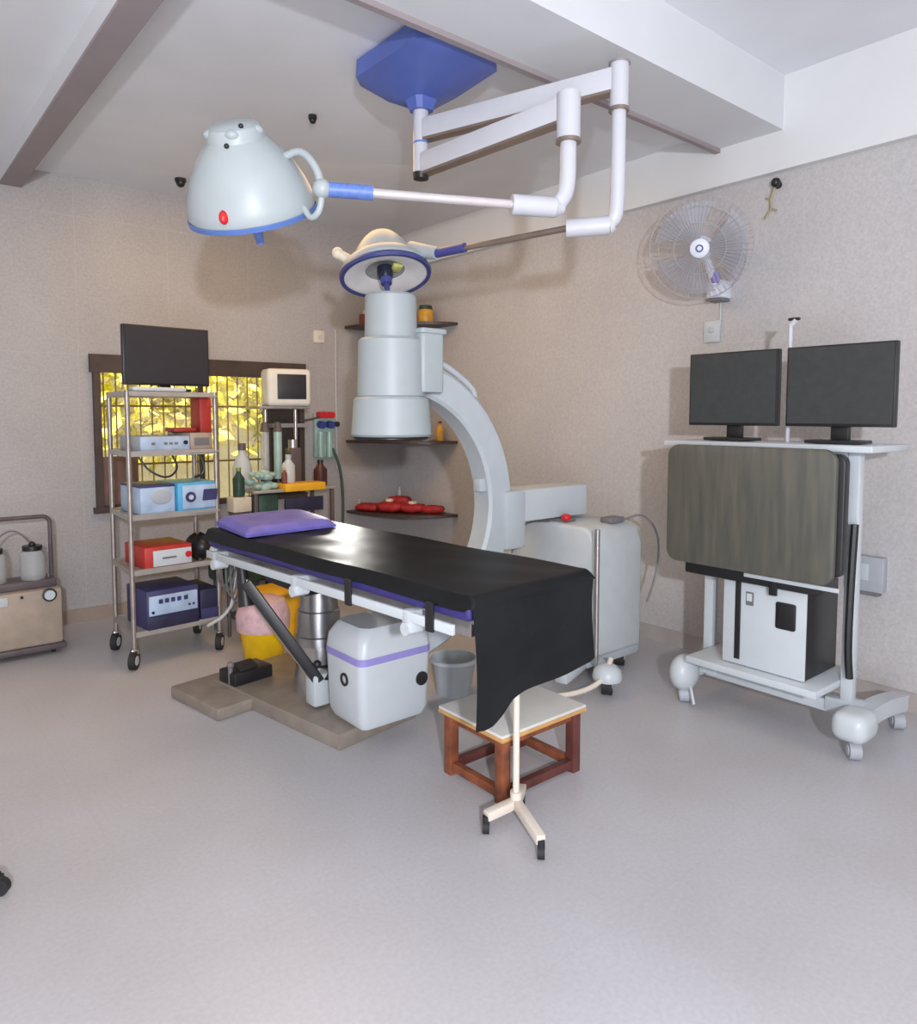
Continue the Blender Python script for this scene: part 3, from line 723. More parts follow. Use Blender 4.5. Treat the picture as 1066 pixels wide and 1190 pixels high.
# ------------------------------------------------------------------ wall fan
FN = thing('wall_fan', 'white wall fan with round wire guard beside the hanging hook', 'fan', (XR, 2.22, 2.05))
FC = Vector((3.50, 2.19, 2.275)); fd = Vector((-.80,-.42,-.22)).normalized()
FM = Matrix.Translation(FC) @ frame_z(fd)
RF = .262
g = MB()
for i in range(60):
    a = 2*PI*i/60; ca, sa = math.cos(a), math.sin(a)
    pts = [FM @ Vector((r*ca, r*sa, z)) for r, z in ((.05,.062),(.13,.058),(.21,.04),(RF,.0))]
    g.tube(pts, .0014, 4)
for r, z in ((RF,0),(.21,.04),(.13,.058)):
    g.tube([FM @ Vector((r*math.cos(2*PI*k/40), r*math.sin(2*PI*k/40), z)) for k in range(40)], .003 if r == RF else .0018, 5, closed=True)
g.build('front_guard', M_FANW, FN, FN)
g = MB()
for i in range(48):
    a = 2*PI*i/48; ca, sa = math.cos(a), math.sin(a)
    g.tube([FM @ Vector((r*ca, r*sa, z)) for r, z in ((.06,-.06),(.16,-.055),(.23,-.03),(RF,.0))], .0014, 4)
g.build('rear_guard', M_FANW, FN, FN)
MB().lathe([(0,.075),(.03,.074),(.048,.066),(.05,.058),(0,.056)], FM).build('hub_badge', M_FANH, FN, FN)
MB().lathe([(.012,.074),(.02,.074),(.02,.0765),(.012,.0765)], FM, 20, True).build('badge_ring', M_NAVY, FN, FN)
for i in range(3):
    a0 = i*2*PI/3
    def bl_(u, v, a0=a0):
        r = lerp(.045,.235,u); a = a0+(v-.5)*lerp(1.0,1.75,u)
        return FM @ Vector((r*math.cos(a), r*math.sin(a), .012+(v-.5)*.035))
    MB().grid(bl_, 8, 8, .002).build('blade', M_FANB, FN, FN)
MB().cyl(FM @ Vector((0,0,-.055)), FM @ Vector((0,0,-.15)), .06, .045).cyl(FM @ Vector((0,0,.04)), FM @ Vector((0,0,-.06)), .03).build('motor', M_FANH, FN, FN)
MB().tube([FM @ Vector((0,0,-.12)), (3.66,2.24,2.22), (3.72,2.24,2.12)], .022, 12, smooth=1).build('neck', M_FANH, FN, FN)
MB().box((3.765,2.235,2.09), (.11,.10,.10), .015).build('wall_bracket', M_FANH, FN, FN)
MB().box((3.755,2.235,2.032), (.10,.09,.012), .003).build('bracket_base', M_WIRE, FN, FN)
MB().box((3.70,2.22,2.15), (.04,.04,.06), .006).build('tilt_knob', M_PURP, FN, FN)
MB().cyl((3.81,2.25,2.03), (3.81,2.25,1.90), .004, seg=8).build('fan_cord', M_WHITE, FN, FN)
RG = thing('fan_switch', 'white switch plate on the right wall below the fan', 'switch', (XR, 2.33, 1.87))
MB().box((3.812,2.30,1.87), (.016,.10,.12), .004).build('plate', M_WHITE, RG, RG)
MB().box((3.802,2.30,1.88), (.012,.03,.03), .004).build('rocker', M_GREYW, RG, RG)
HK = thing('wall_hook', 'black hook holding a dried twig under the ceiling band', 'hook', (XR, 1.94, 2.60))
MB().cyl((3.82,1.94,2.60), (3.785,1.94,2.605), .02).sph((3.78,1.935,2.605), .024).build('hook_knob', M_BLACK, HK, HK)
MB().tube([(3.785,1.94,2.59),(3.79,1.965,2.53),(3.79,1.96,2.48),(3.79,1.995,2.43)], .006, 6).tube([(3.79,1.965,2.53),(3.79,1.99,2.54)], .005, 6).tube([(3.79,1.96,2.48),(3.79,1.93,2.465)], .005, 6).build('dried_twig', M_DRIED, HK, HK)

_before = set(o.name for o in col.objects)
# ------------------------------------------------------------------ equipment rack
RK = thing('equipment_rack', 'tall steel equipment rack on castors in front of the window', 'rack', (1.385, 4.40, 0))
cs = {'fl': (1.13,4.17), 'fr': (1.63,4.21), 'bl': (1.15,4.60), 'br': (1.65,4.62)}
for kx, (x, y) in cs.items():
    MB().cyl((x,y,.09), (x,y,1.53 if kx[0] == 'f' or 1 else 1.5), .0135, seg=14).build('post', M_POST, RK, RK)
    z0 = .05
    wl = wheel(MB(), (x-.01,y-.02,z0), .05, .032, (.75,-.55,0)).build('castor', M_RUBBER, RK, RK)
    wheel(MB(), (x-.01,y-.02,z0), .026, .036, (.75,-.55,0)).build('castor_hub', M_WHITE, wl, RK)
    MB().box((x,y,.095), (.04,.04,.03), .006).build('castor_fork', M_STEEL, wl, RK)
for z in (.185,.53,.835,1.185):
    mm = MB().box((1.39,4.40,z), (.50,.43,.012), .003)
    mm.bar((1.13,4.17,z), (1.63,4.21,z), .02, .03).bar((1.15,4.60,z),(1.65,4.62,z),.02,.03).bar((1.13,4.17,z),(1.15,4.60,z),.02,.03).bar((1.63,4.21,z),(1.65,4.62,z),.02,.03)
    mm.build('shelf', M_SHELFW, RK, RK)
MB().bar((1.13,4.17,1.515), (1.63,4.21,1.515), .02, .025).bar((1.15,4.60,1.515),(1.65,4.62,1.515),.02,.025).bar((1.13,4.17,1.515),(1.15,4.60,1.515),.02,.025).bar((1.63,4.21,1.515),(1.65,4.62,1.515),.02,.025).box((1.39,4.40,1.505), (.50,.43,.010), .002).build('top_frame', M_SHELFW, RK, RK)
MB().tube([(1.64,4.19,.62),(1.66,4.10,.58),(1.68,4.05,.50),(1.665,4.08,.30),(1.64,4.17,.20),(1.53,4.14,.17)], .010, 8, smooth=1).build('push_handle', M_WHITE, RK, RK)
rz = math.radians(4.5)
def dev(name, label, cat, x0, x1, yfront, z0, z1, depth, m, group=None):
    d = thing(name, label, cat, ((x0+x1)/2, yfront+depth/2, z0), rz, group)
    MB().box((0,0,(z1-z0)/2), (x1-x0, depth, z1-z0), .006).build('case', m, d)
    return d, (x1-x0), depth, (z1-z0)
S1, S2, S3, S4, S5 = 1.194, .844, .539, .194, 1.531
d, w_, dp, h_ = dev('light_source', 'slim silver grey front panelled unit on the top rack shelf', 'medical device', 1.19, 1.475, 4.225, S1, S1+.085, .30, M_GREYB)
MB().box((0,-dp/2-.003,h_/2), (w_-.004,.008,h_-.008), .003).build('front_panel', M_PALEB, d)
k = MB(); 
for x in (-.07,.0,.03,.06): k.box((x,-dp/2-.008,h_*.5), (.02,.004,.014))
k.build('front_marks', M_WIRE, d)
MB().cyl((.115,-dp/2-.005,h_*.55), (.115,-dp/2-.015,h_*.55), .012).build('knob', M_BLACK, d)
d, w_, dp, h_ = dev('recorder', 'small brownish grey box at the right of the top rack shelf', 'medical device', 1.48, 1.615, 4.235, S1, S1+.10, .24, M_AUTO)
MB().box((0,-dp/2-.002,h_/2), (.09,.006,.045), .002).build('display', M_WIRE, d)
d = thing('file_box', 'open red file holder standing on the top rack shelf', 'file box', (1.54, 4.42, S1+.001))
MB().box((.085,.0,.20), (.07,.16,.21), .004).build('side_panel', M_RED, d)
MB().box((-.04,.0,.115), (.13,.16,.022), .003).build('base_strip', M_RED, d)
MB().box((0,.08,.055), (.17,.04,.11), .003).build('foot', M_AUTO, d)
# monitor over the rack
MN = thing('monitor', 'black flat monitor standing on top of the steel equipment rack', 'monitor', (1.395, 4.32, S5-.002), math.radians(3))
MB().box((0,.02,.01), (.24,.16,.016), .005).build('stand_base', M_BLACK, MN)
MB().box((0,.04,.05), (.07,.03,.09), .005).build('stand_neck', M_BLACK, MN)
MB().box((0,0,.205), (.495,.035,.335), .006).build('casing', M_BLACK, MN)
MB().box((0,-.019,.207), (.475,.004,.315)).build('screen', M_SCREEN, MN)
KB = tag(MB().box((1.31,4.22,S5+.010), (.30,.07,.022), .006, rz).build('keyboard', M_WHITE), 'white keyboard strip on the rack top below the monitor', 'keyboard')
# second shelf
d, w_, dp, h_ = dev('insufflator', 'sky blue device with round gauge and dark display on the rack', 'medical device', 1.385, 1.625, 4.20, S2, S2+.165, .30, M_SKY)
MB().box((0.01,-dp/2-.003,h_/2), (w_-.03,.008,h_-.03), .004).build('front_panel', M_PALEB, d)
MB().cyl((-.05,-dp/2-.004,h_*.5), (-.05,-dp/2-.014,h_*.5), .030).build('gauge', M_INDIGO, d)
MB().cyl((-.05,-dp/2-.012,h_*.5), (-.05,-dp/2-.018,h_*.5), .014).build('gauge_face', M_WHITE, d)
MB().prism([(-.04,-.03),(.045,-.03),(.055,.035),(-.03,.035)], .008, Matrix.Translation((.06,-dp/2-.006,h_*.53)) @ Matrix.Rotation(PI/2,4,'X')).build('display', M_INDIGO, d)
d, w_, dp, h_ = dev('clear_case', 'pale blue translucent case on the rack beside the sky blue device', 'case', 1.18, 1.375, 4.20, S2, S2+.15, .30, M_PALEB)
MB().box((0,0,h_+.006), (w_,dp,.014), .004).build('lid', M_INDIGO, d)
MB().sph((.02,-dp/2-.0,h_*.62), .06, (1,.12,.7)).build('coiled_tube', M_GREYB, d)
# third shelf
d, w_, dp, h_ = dev('red_device', 'red cased device with white front and red dial on the rack', 'medical device', 1.19, 1.46, 4.19, S3, S3+.12, .30, M_RED)
MB().box((.02,-dp/2-.003,h_*.45), (w_-.05,.01,h_-.03), .003).build('front_panel', M_WHITE, d)
MB().cyl((.11,-dp/2-.006,h_*.5), (.11,-dp/2-.016,h_*.5), .018).build('dial', M_REDK, d)
MB().box((0,-dp/2-.010,h_*.45), (.08,.004,.010)).build('front_marks', M_WIRE, d)
bg = MB().grid(lambda u, v: Vector((1.55+.075*math.cos(2*PI*u)*math.sin(PI*min(max(v,.02),.98))**.5, 4.30+.11*math.sin(2*PI*u)*math.sin(PI*min(max(v,.02),.98))**.5, S3+.003+.15*v+.008*math.sin(u*20))), 28, 12)
tag(bg.build('black_bag', M_BLACK), 'slumped black cloth bag on the rack beside the red device', 'bag')
# fourth shelf
d, w_, dp, h_ = dev('navy_device', 'navy cased device with white buttoned face on the lowest rack shelf', 'medical device', 1.19, 1.49, 4.18, S4, S4+.22, .30, M_INDIGO)
MB().box((0,-dp/2-.003,h_*.62), (w_-.02,.008,h_*.5), .003).build('front_panel', M_PALEB, d)
MB().box((0,-dp/2-.002,h_*.17), (w_-.002,.006,h_*.32), .002).build('lower_panel', M_NAVYBOX, d)
k = MB()
for x in (-.075,-.04,-.005,.03,.07): k.box((x,-dp/2-.009,h_*.72), (.022,.006,.024))
for x in (.09,.115): k.box((x,-dp/2-.009,h_*.52), (.012,.006,.012))
k.build('buttons', M_INDIGO, d)
MB().cyl((-.12,-dp/2-.006,h_*.46), (-.12,-dp/2-.014,h_*.46), .008).build('socket', M_BLACK, d)
d, w_, dp, h_ = dev('navy_bin', 'dark navy open bin at the right end of the lowest rack shelf', 'bin', 1.50, 1.62, 4.20, S4, S4+.18, .30, M_NAVYBOX)
MB().box((0,-dp/2-.002,h_*.2), (w_-.004,.006,h_*.36), .002).build('front_band', M_INDIGO, d)
for o in list(col.objects):
    if o.name not in _before and o.parent is None: o.location.x += .035
t = MB().tube([(1.25,4.30,1.168),(1.30,4.28,1.08),(1.40,4.26,1.03),(1.47,4.27,1.09),(1.44,4.30,1.168)], .006, 7, smooth=2).tube([(1.60,4.30,1.168),(1.62,4.28,1.10),(1.61,4.27,1.05),(1.57,4.30,1.03)], .008, 7, smooth=2)
tag(t.build('power_cable', M_BLACK), 'black power cables sagging beneath the top shelf of the rack', 'cable')
# cables hanging beside the rack, at the table head
t = MB()
for k_ in range(4):
    a = k_*.025; t.tube([(1.44+a,3.66,.74),(1.46+a,3.72,.55-.04*k_),(1.52+a,3.76,.46-.03*k_),(1.57+a*.5,3.74,.60),(1.56+a*.5,3.70,.75)], .006, 7, smooth=2)
cb = tag(t.build('cable_bundle', M_WIRE), 'grey looped cables hanging from the head end of the operating table', 'cable')
t = MB().sph((1.375,3.50,.735), .032, (1,1,.8)).cyl((1.375,3.50,.735),(1.40,3.56,.80),.014)
tag(t.build('anaesthesia_mask', M_WHITE), 'small white mask cup at the head corner of the table', 'mask')

# ------------------------------------------------------------------ suction machine, left edge
SM = thing('suction_machine', 'beige wheeled suction machine with tubular handle at the left edge', 'suction machine', (.72, 4.80, 0))
MB().box((.68,4.88,.225), (.50,.30,.33), .02).build('cabinet', M_AUTO, SM, SM)
MB().box((.68,4.88,.045), (.52,.32,.035), .008).build('base', M_AUTOD, SM, SM)
MB().tube([(.44,4.86,.38),(.44,4.86,.70),(.44,4.86,.80),(.54,4.86,.80),(.80,4.86,.80),(.90,4.86,.80),(.90,4.86,.70),(.90,4.86,.38)], .012, 10, smooth=2).build('handle_frame', M_AUTOD, SM, SM)
MB().box((.68,4.86,.415), (.46,.18,.05), .01).build('jar_tray', M_AUTOD, SM, SM)
for x in (.60, .80):
    j = MB().lathe([(0,.43),(.062,.43),(.066,.45),(.066,.59),(.05,.61),(0,.61)], Matrix.Translation((x,4.84,0)), 24).build('suction_jar', M_CLEAR, SM, SM)
    MB().cyl((x,4.84,.605), (x,4.84,.635), .052).sph((x,4.84,.64), .02).build('jar_lid', M_BLACK, j, SM)
MB().tube([(.60,4.84,.64),(.64,4.82,.72),(.72,4.82,.74),(.80,4.84,.64)], .005, 7, smooth=2).tube([(.80,4.84,.64),(.86,4.80,.60),(.87,4.78,.45)], .005, 7, smooth=2).build('hose', M_WIRE, SM, SM)
gz = MB().lathe([(0,0),(.038,0),(.038,.02),(.030,.022),(0,.022)], Matrix.Translation((.86,4.735,.355)) @ Matrix.Rotation(PI/2,4,'X'), 24).build('gauge', M_BLACK, SM, SM)
MB().cyl((.86,4.714,.355), (.86,4.709,.355), .028).build('gauge_face', M_WHITE, gz, SM)
MB().box((.60,4.728,.345), (.10,.008,.05), .003).build('name_plate', M_WHITE, SM, SM)
MB().cyl((.72,4.735,.36), (.72,4.72,.36), .008).build('knob', M_BLACK, SM, SM)
for x in (.48,.88):
    for y in (4.78,4.98):
        wheel(MB(), (x,y,.018), .018, .02, (1,0,0)).build('castor', M_RUBBER, SM, SM)

# ------------------------------------------------------------------ anaesthesia corner
AT = thing('anaesthesia_trolley', 'steel anaesthesia trolley with yellow tray behind the table head', 'trolley', (2.45, 4.85, 0))
for x in (2.14, 2.74):
    for y in (4.72, 5.02): MB().box((x,y,.445), (.025,.025,.83), .003).build('leg', M_AUTOD, AT, AT)
MB().box((2.44,4.87,.865), (.64,.34,.02), .004).build('worktop', M_SHELFW, AT, AT)
MB().box((2.44,4.87,.45), (.62,.32,.02), .004).build('lower_shelf', M_AUTOD, AT, AT)
MB().box((2.50,4.755,.885), (.32,.17,.055), .006).build('yellow_tray', M_YELT, AT, AT)
MB().box((2.50,4.70,.76), (.30,.02,.10), .003).build('drawer_front', M_NAVYBOX, AT, AT)
for x in (2.14, 2.74):
    for y in (4.72, 5.02): wheel(MB(), (x,y,.02), .02, .02, (1,0,0)).build('castor', M_RUBBER, AT, AT)
MB().cyl((2.34,4.97,.875), (2.34,4.97,1.445), .014).cyl((2.58,4.97,.875), (2.58,4.97,1.445), .014).bar((2.30,4.97,1.32),(2.68,4.97,1.32),.02,.03).box((2.44,4.97,1.45),(.40,.24,.02),.004).build('upright_frame', M_STEEL, AT, AT)
PM = thing('patient_monitor', 'white boxy patient monitor with dark screen above the trolley', 'patient monitor', (2.475, 4.95, 1.461), math.radians(-10))
MB().box((0.02,0,.135), (.325,.20,.27), .03, seg=4).build('shell', M_MON, PM)
MB().box((.035,-.10,.14), (.215,.008,.18), .004).build('screen', M_SCREEN, PM)
def bottle(label, x, y, z, r, h, m, cap, name='bottle', cat='bottle', group=None):
    b = thing(name, label, cat, (x,y,z), 0, group)
    MB().lathe([(0,0),(r*.92,0),(r,.01),(r,h*.62),(r*.5,h*.78),(r*.38,h*.84),(r*.38,h*.9),(0,h*.9)], None, 20).build('body', m, b)
    MB().cyl((0,0,h*.88), (0,0,h), r*.45, seg=14).build('cap', cap, b)
    return b
bottle('white plastic bottle standing on the yellow tray of the trolley', 2.42, 4.78, .914, .048, .20, M_WHITE, M_GREYW)
bottle('small orange bottle at the left end of the trolley yellow tray', 2.365, 4.735, .914, .020, .11, M_TERRA, M_YEL)
bottle('brown jar on the right end of the anaesthesia trolley', 2.69, 4.80, .876, .050, .19, M_BROWNJ, M_BLACK, 'jar', 'jar')
bottle('olive green bottle standing on the beige box behind the table head', 2.055, 4.80, .836, .040, .20, M_GREEN, M_BOTT)
bx = thing('beige_box', 'small pale beige box on dark stand between rack and table head', 'box', (2.055,4.80,.60))
MB().box((0,0,.185), (.13,.12,.10), .004).build('box', M_CREAM, bx)
MB().box((0,0,.07), (.11,.10,.135), .004).build('stand', M_AUTOD, bx)
MB().box((0,0,-.30), (.03,.03,.60), .003).box((0,0,-.588),(.16,.16,.02),.003).build('foot', M_AUTOD, bx)
t = MB()
for i in range(26):
    a = random.uniform(0,6.28); r0 = random.uniform(.0,.1); z = random.uniform(.0,.12)
    p0 = Vector((2.24+r0*math.cos(a), 4.80+r0*.6*math.sin(a), .885+z)); 
    t.sph(p0, random.uniform(.018,.034), (1.2,1,.8), 8)
tag(t.build('breathing_tubes', M_TEAL), 'heap of pale green breathing tubing on the left of the trolley', 'tubing')
t = MB().box((2.24,4.80,.70), (.16,.16,.30), .03)
tag(t.build('dark_bag', M_GREEN), 'dark green bag hanging under the left of the trolley worktop', 'bag')
# canister & ventilator items on uprights
for x, m_, lab in ((2.30, M_CLEAR, 'tall clear flow cylinder on trolley, the one nearer the window bars'), (2.40, M_TEAL, 'pale tall flow cylinder on trolley, the one beneath the patient monitor')):
    b = thing('flow_cylinder', lab, 'cylinder', (x+.0, 4.90, .876), 0, 'tall flow cylinders on the trolley')
    MB().cyl((0,0,0), (0,0,.40), .030).build('tube', m_, b)
    MB().cyl((0,0,.40), (0,0,.47), .034, .02).build('cap', M_AUTOD, b)
    MB().cyl((0,0,0), (0,0,.06), .036).build('base', M_BLACK, b)
vt = thing('vaporizer', 'dark metal vaporizer unit on the trolley behind the white bottle', 'vaporizer', (2.52, 4.90, .876))
MB().box((0,0,.14), (.09,.10,.28), .012).build('body', M_AUTOD, vt)
MB().cyl((0,-.0,.28), (0,0,.34), .035).build('dial', M_STEEL, vt)
wb = thing('drip_bottle', 'white rounded flask near the window bars above the table head', 'flask', (2.16,4.98,.876))
MB().lathe([(0,0),(.06,0),(.07,.04),(.065,.16),(.04,.22),(.025,.25),(.025,.28),(0,.28)], None, 20).build('body', M_WHITE, wb)
MB().cyl((0,0,.27),(0,0,.32),.028).build('stopper', M_AUTOD, wb)
# wall gas panel with red & blue knobs
GP = thing('gas_panel', 'gas outlet panel on window wall with red and blue knobs', 'gas panel', (3.0, YL, 1.1))
MB().box((3.02,5.337,1.23), (.17,.046,.36), .008).build('backplate', M_TEAL, GP, GP)
for x in (2.965,3.01,3.06):
    MB().cyl((x,5.31,1.40), (x,5.25,1.395), .026).build('red_knob', M_REDK, GP, GP)
for x in (2.975,3.055):
    MB().cyl((x,5.31,1.32), (x,5.25,1.315), .030).build('blue_knob', M_CLOTHB, GP, GP)
for x in (2.97,3.05):
    MB().cyl((x,5.29,1.05), (x,5.29,1.26), .024).build('flow_tube', M_TEAL, GP, GP)
MB().tube([(3.10,5.32,1.12),(3.15,5.28,.95),(3.16,5.26,.70),(3.14,5.24,.45)], .012, 8, smooth=2).build('hose', M_GREEN, GP, GP)
MB().tube([(2.96,5.28,1.38),(2.85,5.25,1.36),(2.72,5.15,1.35)], .008, 8, smooth=1).build('supply_tube', M_AUTOD, GP, GP)
CP = thing('conduit_pipe', 'thin vertical conduit on the window wall near the corner', 'conduit', (3.155, YL, 1.0))
MB().cyl((3.155,5.352,.95), (3.155,5.352,2.10), .008, seg=10).build('pipe', M_WALLR, CP, CP)
MB().cyl((3.15,5.35,1.32), (3.15,5.32,1.32), .022).build('black_knob', M_BLACK, CP, CP)
SW = thing('wall_switch', 'white square switch plate on window wall above the patient monitor', 'switch', (3.0, YL, 2.04))
MB().box((3.0,5.353,2.035), (.10,.014,.10), .003).build('plate', M_CREAMP, SW, SW)
MB().box((3.0,5.343,2.035), (.03,.01,.03), .003).build('rocker', M_WHITE, SW, SW)

# ------------------------------------------------------------------ corner shelves
def corner_shelf(z, label):
    rx, ry = .57, .80      # reach on left wall (x) and right wall (y)
    pts = [(XR, YL), (XR, YL-ry)]
    for i in range(1, 16):
        a = PI/2*i/16
        # concave-to-convex front edge
        x = XR - rx*math.sin(a)**1.15; y = YL - ry*math.cos(a)**1.15
        pts.append((x, y))
    pts.append((XR-rx, YL))
    o = MB().prism(pts, .022, Matrix.Translation((0,0,z-.022))).build('corner_shelf', M_SHELF, smooth=False)
    return tag(o, label, 'shelf', 'dark corner shelves')
ZS = (2.14, 1.185, .585)
corner_shelf(ZS[0], 'dark corner shelf, the topmost, level with the small lamp head')
corner_shelf(ZS[1], 'dark corner shelf, the middle one, behind the x-ray intensifier')
corner_shelf(ZS[2], 'dark corner shelf, the lowest, piled with red packs')
def cbox(name, lab, cat, c, s, m, lidm=None, rz_=0.):
    d = thing(name, lab, cat, c, rz_)
    MB().box((0,0,s[2]/2), s, min(s)*.08).build('body', m, d)
    if lidm: MB().box((0,0,s[2]+.006), (s[0]*1.03, s[1]*1.03, .014), .003).build('lid', lidm, d)
    return d
cbox('carton', 'reddish brown carton on the left end of the topmost corner shelf', 'carton', (3.40,5.20,ZS[0]+.001), (.15,.12,.09), M_TERRA, None, .3)
fg = thing('figurine', 'small cream figurine on the reddish carton on topmost corner shelf', 'figurine', (3.38,5.19,ZS[0]+.092))
MB().lathe([(0,0),(.045,0),(.05,.02),(.03,.05),(.02,.08),(.012,.10),(0,.11)], None, 16).build('body', M_CREAM, fg)
MB().sph((0,0,.11), .018).build('head', M_CREAM, fg)
jr = thing('jar', 'amber yellow jar on topmost corner shelf, right of the intensifier', 'jar', (3.70,4.83,ZS[0]+.001))
MB().lathe([(0,0),(.062,0),(.066,.01),(.066,.10),(.055,.118),(0,.12)], None, 24).build('body', M_AMBER, jr)
MB().cyl((0,0,.118), (0,0,.150), .058, .052).build('lid', M_GREEN, jr)
cbox('green_tin', 'dark green tin on the topmost corner shelf beside amber jar', 'tin', (3.60,4.99,ZS[0]+.001), (.10,.10,.165), M_GREEN, M_AUTOD)
for i, (x, y, m_, h_, lab) in enumerate(((3.73,4.68,M_AMBER,.16,'amber bottle on middle corner shelf, nearest the shelf right tip'), (3.68,4.79,M_WHITE,.12,'white bottle on middle corner shelf between amber and orange ones'), (3.60,4.87,M_AMBER,.10,'short amber bottle on middle corner shelf beside the white one'), (3.55,4.98,M_CREAM,.13,'cream bottle on middle corner shelf behind the drum edge'), (3.42,5.10,M_TEAL,.12,'pale green bottle on middle corner shelf behind the intensifier'))):
    bottle(lab, x, y, ZS[1]+.001, .033, h_, m_, M_TERRA if m_ is M_AMBER else M_YELT, group='bottles on the middle corner shelf')
def pack(x, y, z, sx_, sy_, h_, ang, m_, lab):
    def fn(u, v):
        a = 2*PI*u; s = math.sin(PI*min(max(v,.001),.999))**.55; e = .35
        cx_, sx2 = math.cos(a), math.sin(a)
        px = math.copysign(abs(cx_)**.6, cx_)*sx_/2*s**.35; py = math.copysign(abs(sx2)**.6, sx2)*sy_/2*s**.35
        pz = h_*v + .006*math.sin(7*u*PI+x*9)*s
        c_, s_ = math.cos(ang), math.sin(ang)
        return Vector((x+px*c_-py*s_, y+px*s_+py*c_, z+.002+max(0,pz)))
    return tag(MB().grid(fn, 28, 12).build('instrument_pack', m_), lab, 'pack', 'red packs on the lowest corner shelf')
Z3 = ZS[2]
PA = -.97
pack(3.375,5.21,Z3,.22,.15,.065,PA,M_REDB,'red cloth pack on lowest corner shelf, at its left end')
pack(3.49,5.045,Z3,.24,.18,.085,PA,M_REDB,'largest red cloth pack on lowest corner shelf, second from its left end')
pack(3.60,4.88,Z3,.22,.15,.075,PA,M_REDB,'red cloth pack on lowest corner shelf, second from its right tip')
pack(3.70,4.735,Z3,.19,.11,.065,PA,M_REDB,'small red cloth pack at the right tip of the lowest corner shelf')
pack(3.64,5.13,Z3,.22,.12,.115,PA,M_REDB,'tall red cloth pack at the back of the lowest corner shelf')
def tape(x, y, z, lab, r=.035):
    o = MB().lathe([(r*.55,0),(r,0),(r,.02),(r*.55,.02)], Matrix.Translation((x,y,z)), 20, True).build('tape_roll', M_CREAM)
    return tag(o, lab, 'tape roll', 'white rolls on the lowest corner shelf')
tape(3.48,5.05,Z3+.089,'white roll lying on the largest red pack of the lowest shelf')
tape(3.60,4.885,Z3+.074,'white roll lying on the red pack right of the middle, lowest shelf')
for x, y, lab in ((3.34,5.30,'clear little bottle at the left end of the lowest corner shelf'), (3.64,5.13,'clear bottle standing on the rear red pack of the lowest shelf')):
    bottle(lab, x, y, Z3+.001 if x < 3.5 else Z3+.119, .018, .09 if x < 3.5 else .07, M_CLEAR, M_WHITE)

# ------------------------------------------------------------------ under the table
BK = thing('bucket', 'yellow waste bucket lined with a pink bag under the table head', 'bucket', (1.80, 3.90, 0))
MB().lathe([(0,.0),(.105,.0),(.11,.01),(.138,.24),(.146,.25),(.138,.252),(.13,.24),(.10,.02),(0,.02)], None, 36).build('pail', M_YEL, BK)
MB().lathe([(.149,.17),(.153,.25),(.140,.30),(.125,.335),(.08,.355),(0,.36)], None, 36).build('liner_bag', M_PINK, BK)
bb = thing('yellow_bin', 'second yellow bin partly hidden behind the pink lined bucket', 'bin', (1.98, 4.16, 0))
MB().box((0,0,.15), (.34,.24,.30), .02, taper=1.08).build('bin_body', M_YELT, bb)
MB().box((0,0,.312), (.39,.28,.025), .008).build('lid', M_YELT, bb)
bd = thing('foot_pedal', 'small black pedal unit standing on the table cross foot', 'foot pedal', (1.50, 3.46, .061), math.radians(9))
MB().box((0,0,.035), (.22,.15,.07), .01).build('body', M_BLACK, bd)
MB().box((-.02,-.03,.085), (.10,.07,.02), .004, Matrix.Rotation(.3,4,'X')).build('pedal', M_RUBBER, bd)
MB().cyl((-.10,-.02,.0), (-.10,-.02,.10), .012).sph((-.10,-.02,.105), .018).build('lever', M_WIRE, bd)
dc = thing('dark_trolley', 'dark cloth covered low trolley beneath the head of the table', 'trolley', (1.98, 4.50, 0))
MB().box((0,0,.50), (.44,.30,.34), .03).build('cloth_cover', M_GREEN, dc)
for x in (-.18,.18):
    for y in (-.11,.11): MB().cyl((x,y,0), (x,y,.34), .012, seg=10).build('leg', M_AUTOD, dc)
bs = thing('basket', 'grey white perforated basket on the floor behind the step stool', 'basket', (2.30, 2.78, 0))
MB().lathe([(0,.0),(.085,.0),(.115,.17),(.12,.175),(.112,.175),(.08,.012),(0,.012)], None, 28).build('basket_body', M_GREYW, bs)
MB().lathe([(.112,.17),(.124,.17),(.124,.185),(.112,.185)], None, 28, True).build('rim', M_WHITE, bs)

# dark castor foot entering at the lower left edge
SF = thing('stool', 'dark castor foot of a stool cut off at the lower left edge', 'stool', (-.06, 2.46, 0))
MB().bar((0,.0,.16), (.345,-.04,.05), .03, .035, .006).bar((0,0,.16),(-.27,.19,.05),.03,.035,.006).bar((0,0,.16),(-.14,-.30,.05),.03,.035,.006).build('legs', M_BLACK, SF)
MB().cyl((0,0,.12),(0,0,.42),.02).build('column', M_STEEL, SF)
MB().lathe([(0,.42),(.15,.42),(.165,.44),(.16,.475),(.12,.49),(0,.492)], None, 32).build('seat', M_BLACK, SF)
for x, y in ((.345,-.04),(-.27,.19),(-.14,-.30)):
    wheel(MB(), (x,y,.025), .025, .022, (.6,.8,0)).cyl((x,y,.03),(x,y,.06),.010).build('castor', M_RUBBER, SF)

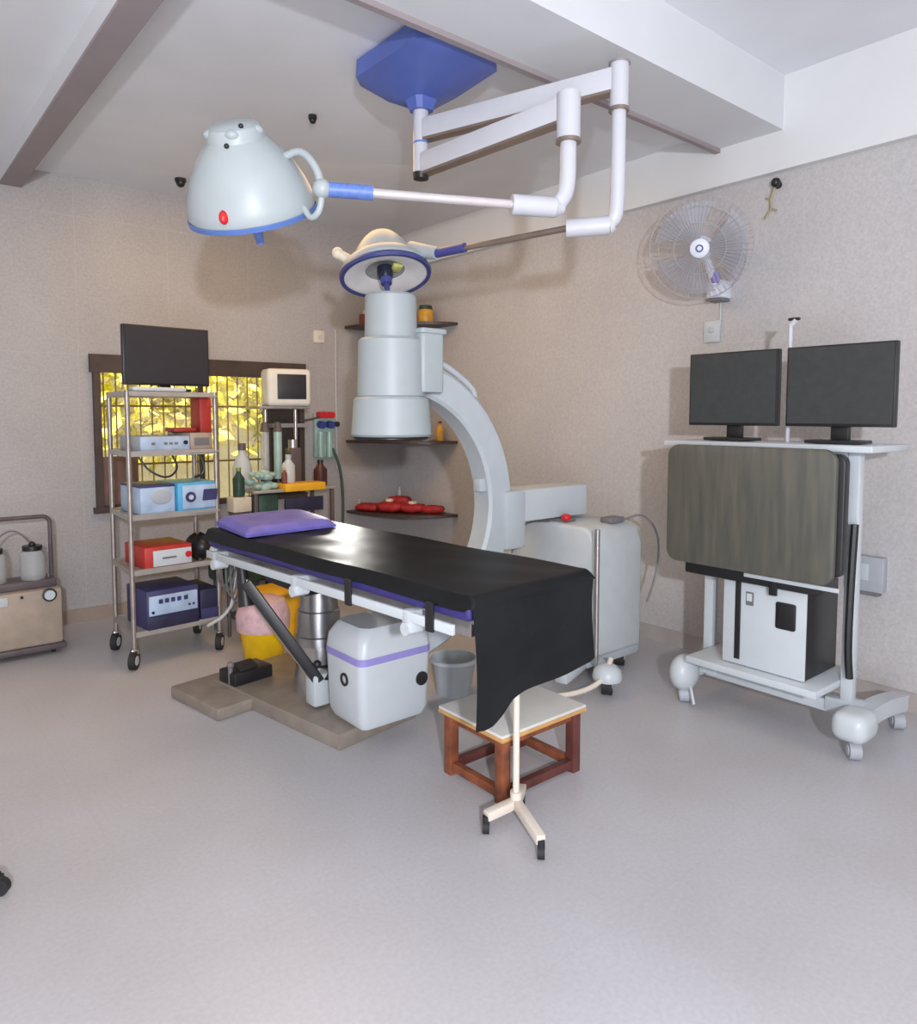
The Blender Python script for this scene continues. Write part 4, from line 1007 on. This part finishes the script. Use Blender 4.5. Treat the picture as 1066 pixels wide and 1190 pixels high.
# ------------------------------------------------------------------ light
def area(name, loc, target, size, power, rgb, sy=None):
    l = bpy.data.lights.new(name, 'AREA'); l.energy = power; l.color = rgb
    l.shape = 'RECTANGLE' if sy else 'SQUARE'; l.size = size
    if sy: l.size_y = sy
    o = bpy.data.objects.new(name, l); col.objects.link(o); o.location = loc
    o.rotation_euler = (Vector(target)-Vector(loc)).to_track_quat('-Z', 'Y').to_euler(); return o
area('flash_light', (-.50,-1.15,1.78), (2.1,2.9,1.35), .10, 122, (.93,.94,1.0))
area('ceiling_fill', (-.9,-1.3,.7), (1.6,2.0,2.9), 1.6, 74, (.86,.91,1.0))  # fill light added behind the camera to lift the ceiling
area('ceiling_panel', (1.0,.4,3.05), (1.6,1.6,0), 1.8, 10, (1,.95,.9))
area('bay_warm_fill', (2.1,3.9,2.9), (2.4,4.3,0), 1.5, 36, (1,.60,.22))  # warm fill added without a fixture, tints the back corner
area('sunlight_outside', (2.1,5.62,3.0), (2.1,6.9,1.1), 2.2, 300, (1,.95,.86), .3)
sp = bpy.data.lights.new('sheen_spot', 'SPOT'); sp.energy = 55; sp.spot_size = math.radians(13); sp.spot_blend = 1.; sp.shadow_soft_size = .10; sp.color = (1,.97,.92)  # spot added where no lamp stands, for the sheen on the black sheet
so = bpy.data.objects.new('sheen_spot', sp); col.objects.link(so); so.location = (3.03,5.02,1.30)
so.rotation_euler = (Vector((1.86,3.08,.86))-Vector((3.03,5.02,1.30))).to_track_quat('-Z','Y').to_euler()
wd = bpy.data.worlds.new('World'); scn.world = wd; wd.use_nodes = True
bgN = wd.node_tree.nodes['Background']; bgN.inputs['Color'].default_value = (1.0,.90,.84,1); bgN.inputs['Strength'].default_value = .60
scn.view_settings.view_transform = 'Standard'; scn.view_settings.look = 'None'
scn.view_settings.exposure = 0.; scn.view_settings.gamma = 1.

# ------------------------------------------------------------------ camera
cam = bpy.data.cameras.new('Camera'); co = bpy.data.objects.new('Camera', cam); col.objects.link(co)
cam.sensor_fit = 'VERTICAL'; cam.sensor_height = 36.; cam.lens = 36.*850/1190
cam.shift_x = (533-526)/1190; cam.shift_y = -(595-540)/1190
yaw, pit = .690, .0684
co.location = (0,0,1.4)
co.rotation_euler = (PI/2-pit, 0, -yaw)
scn.camera = co
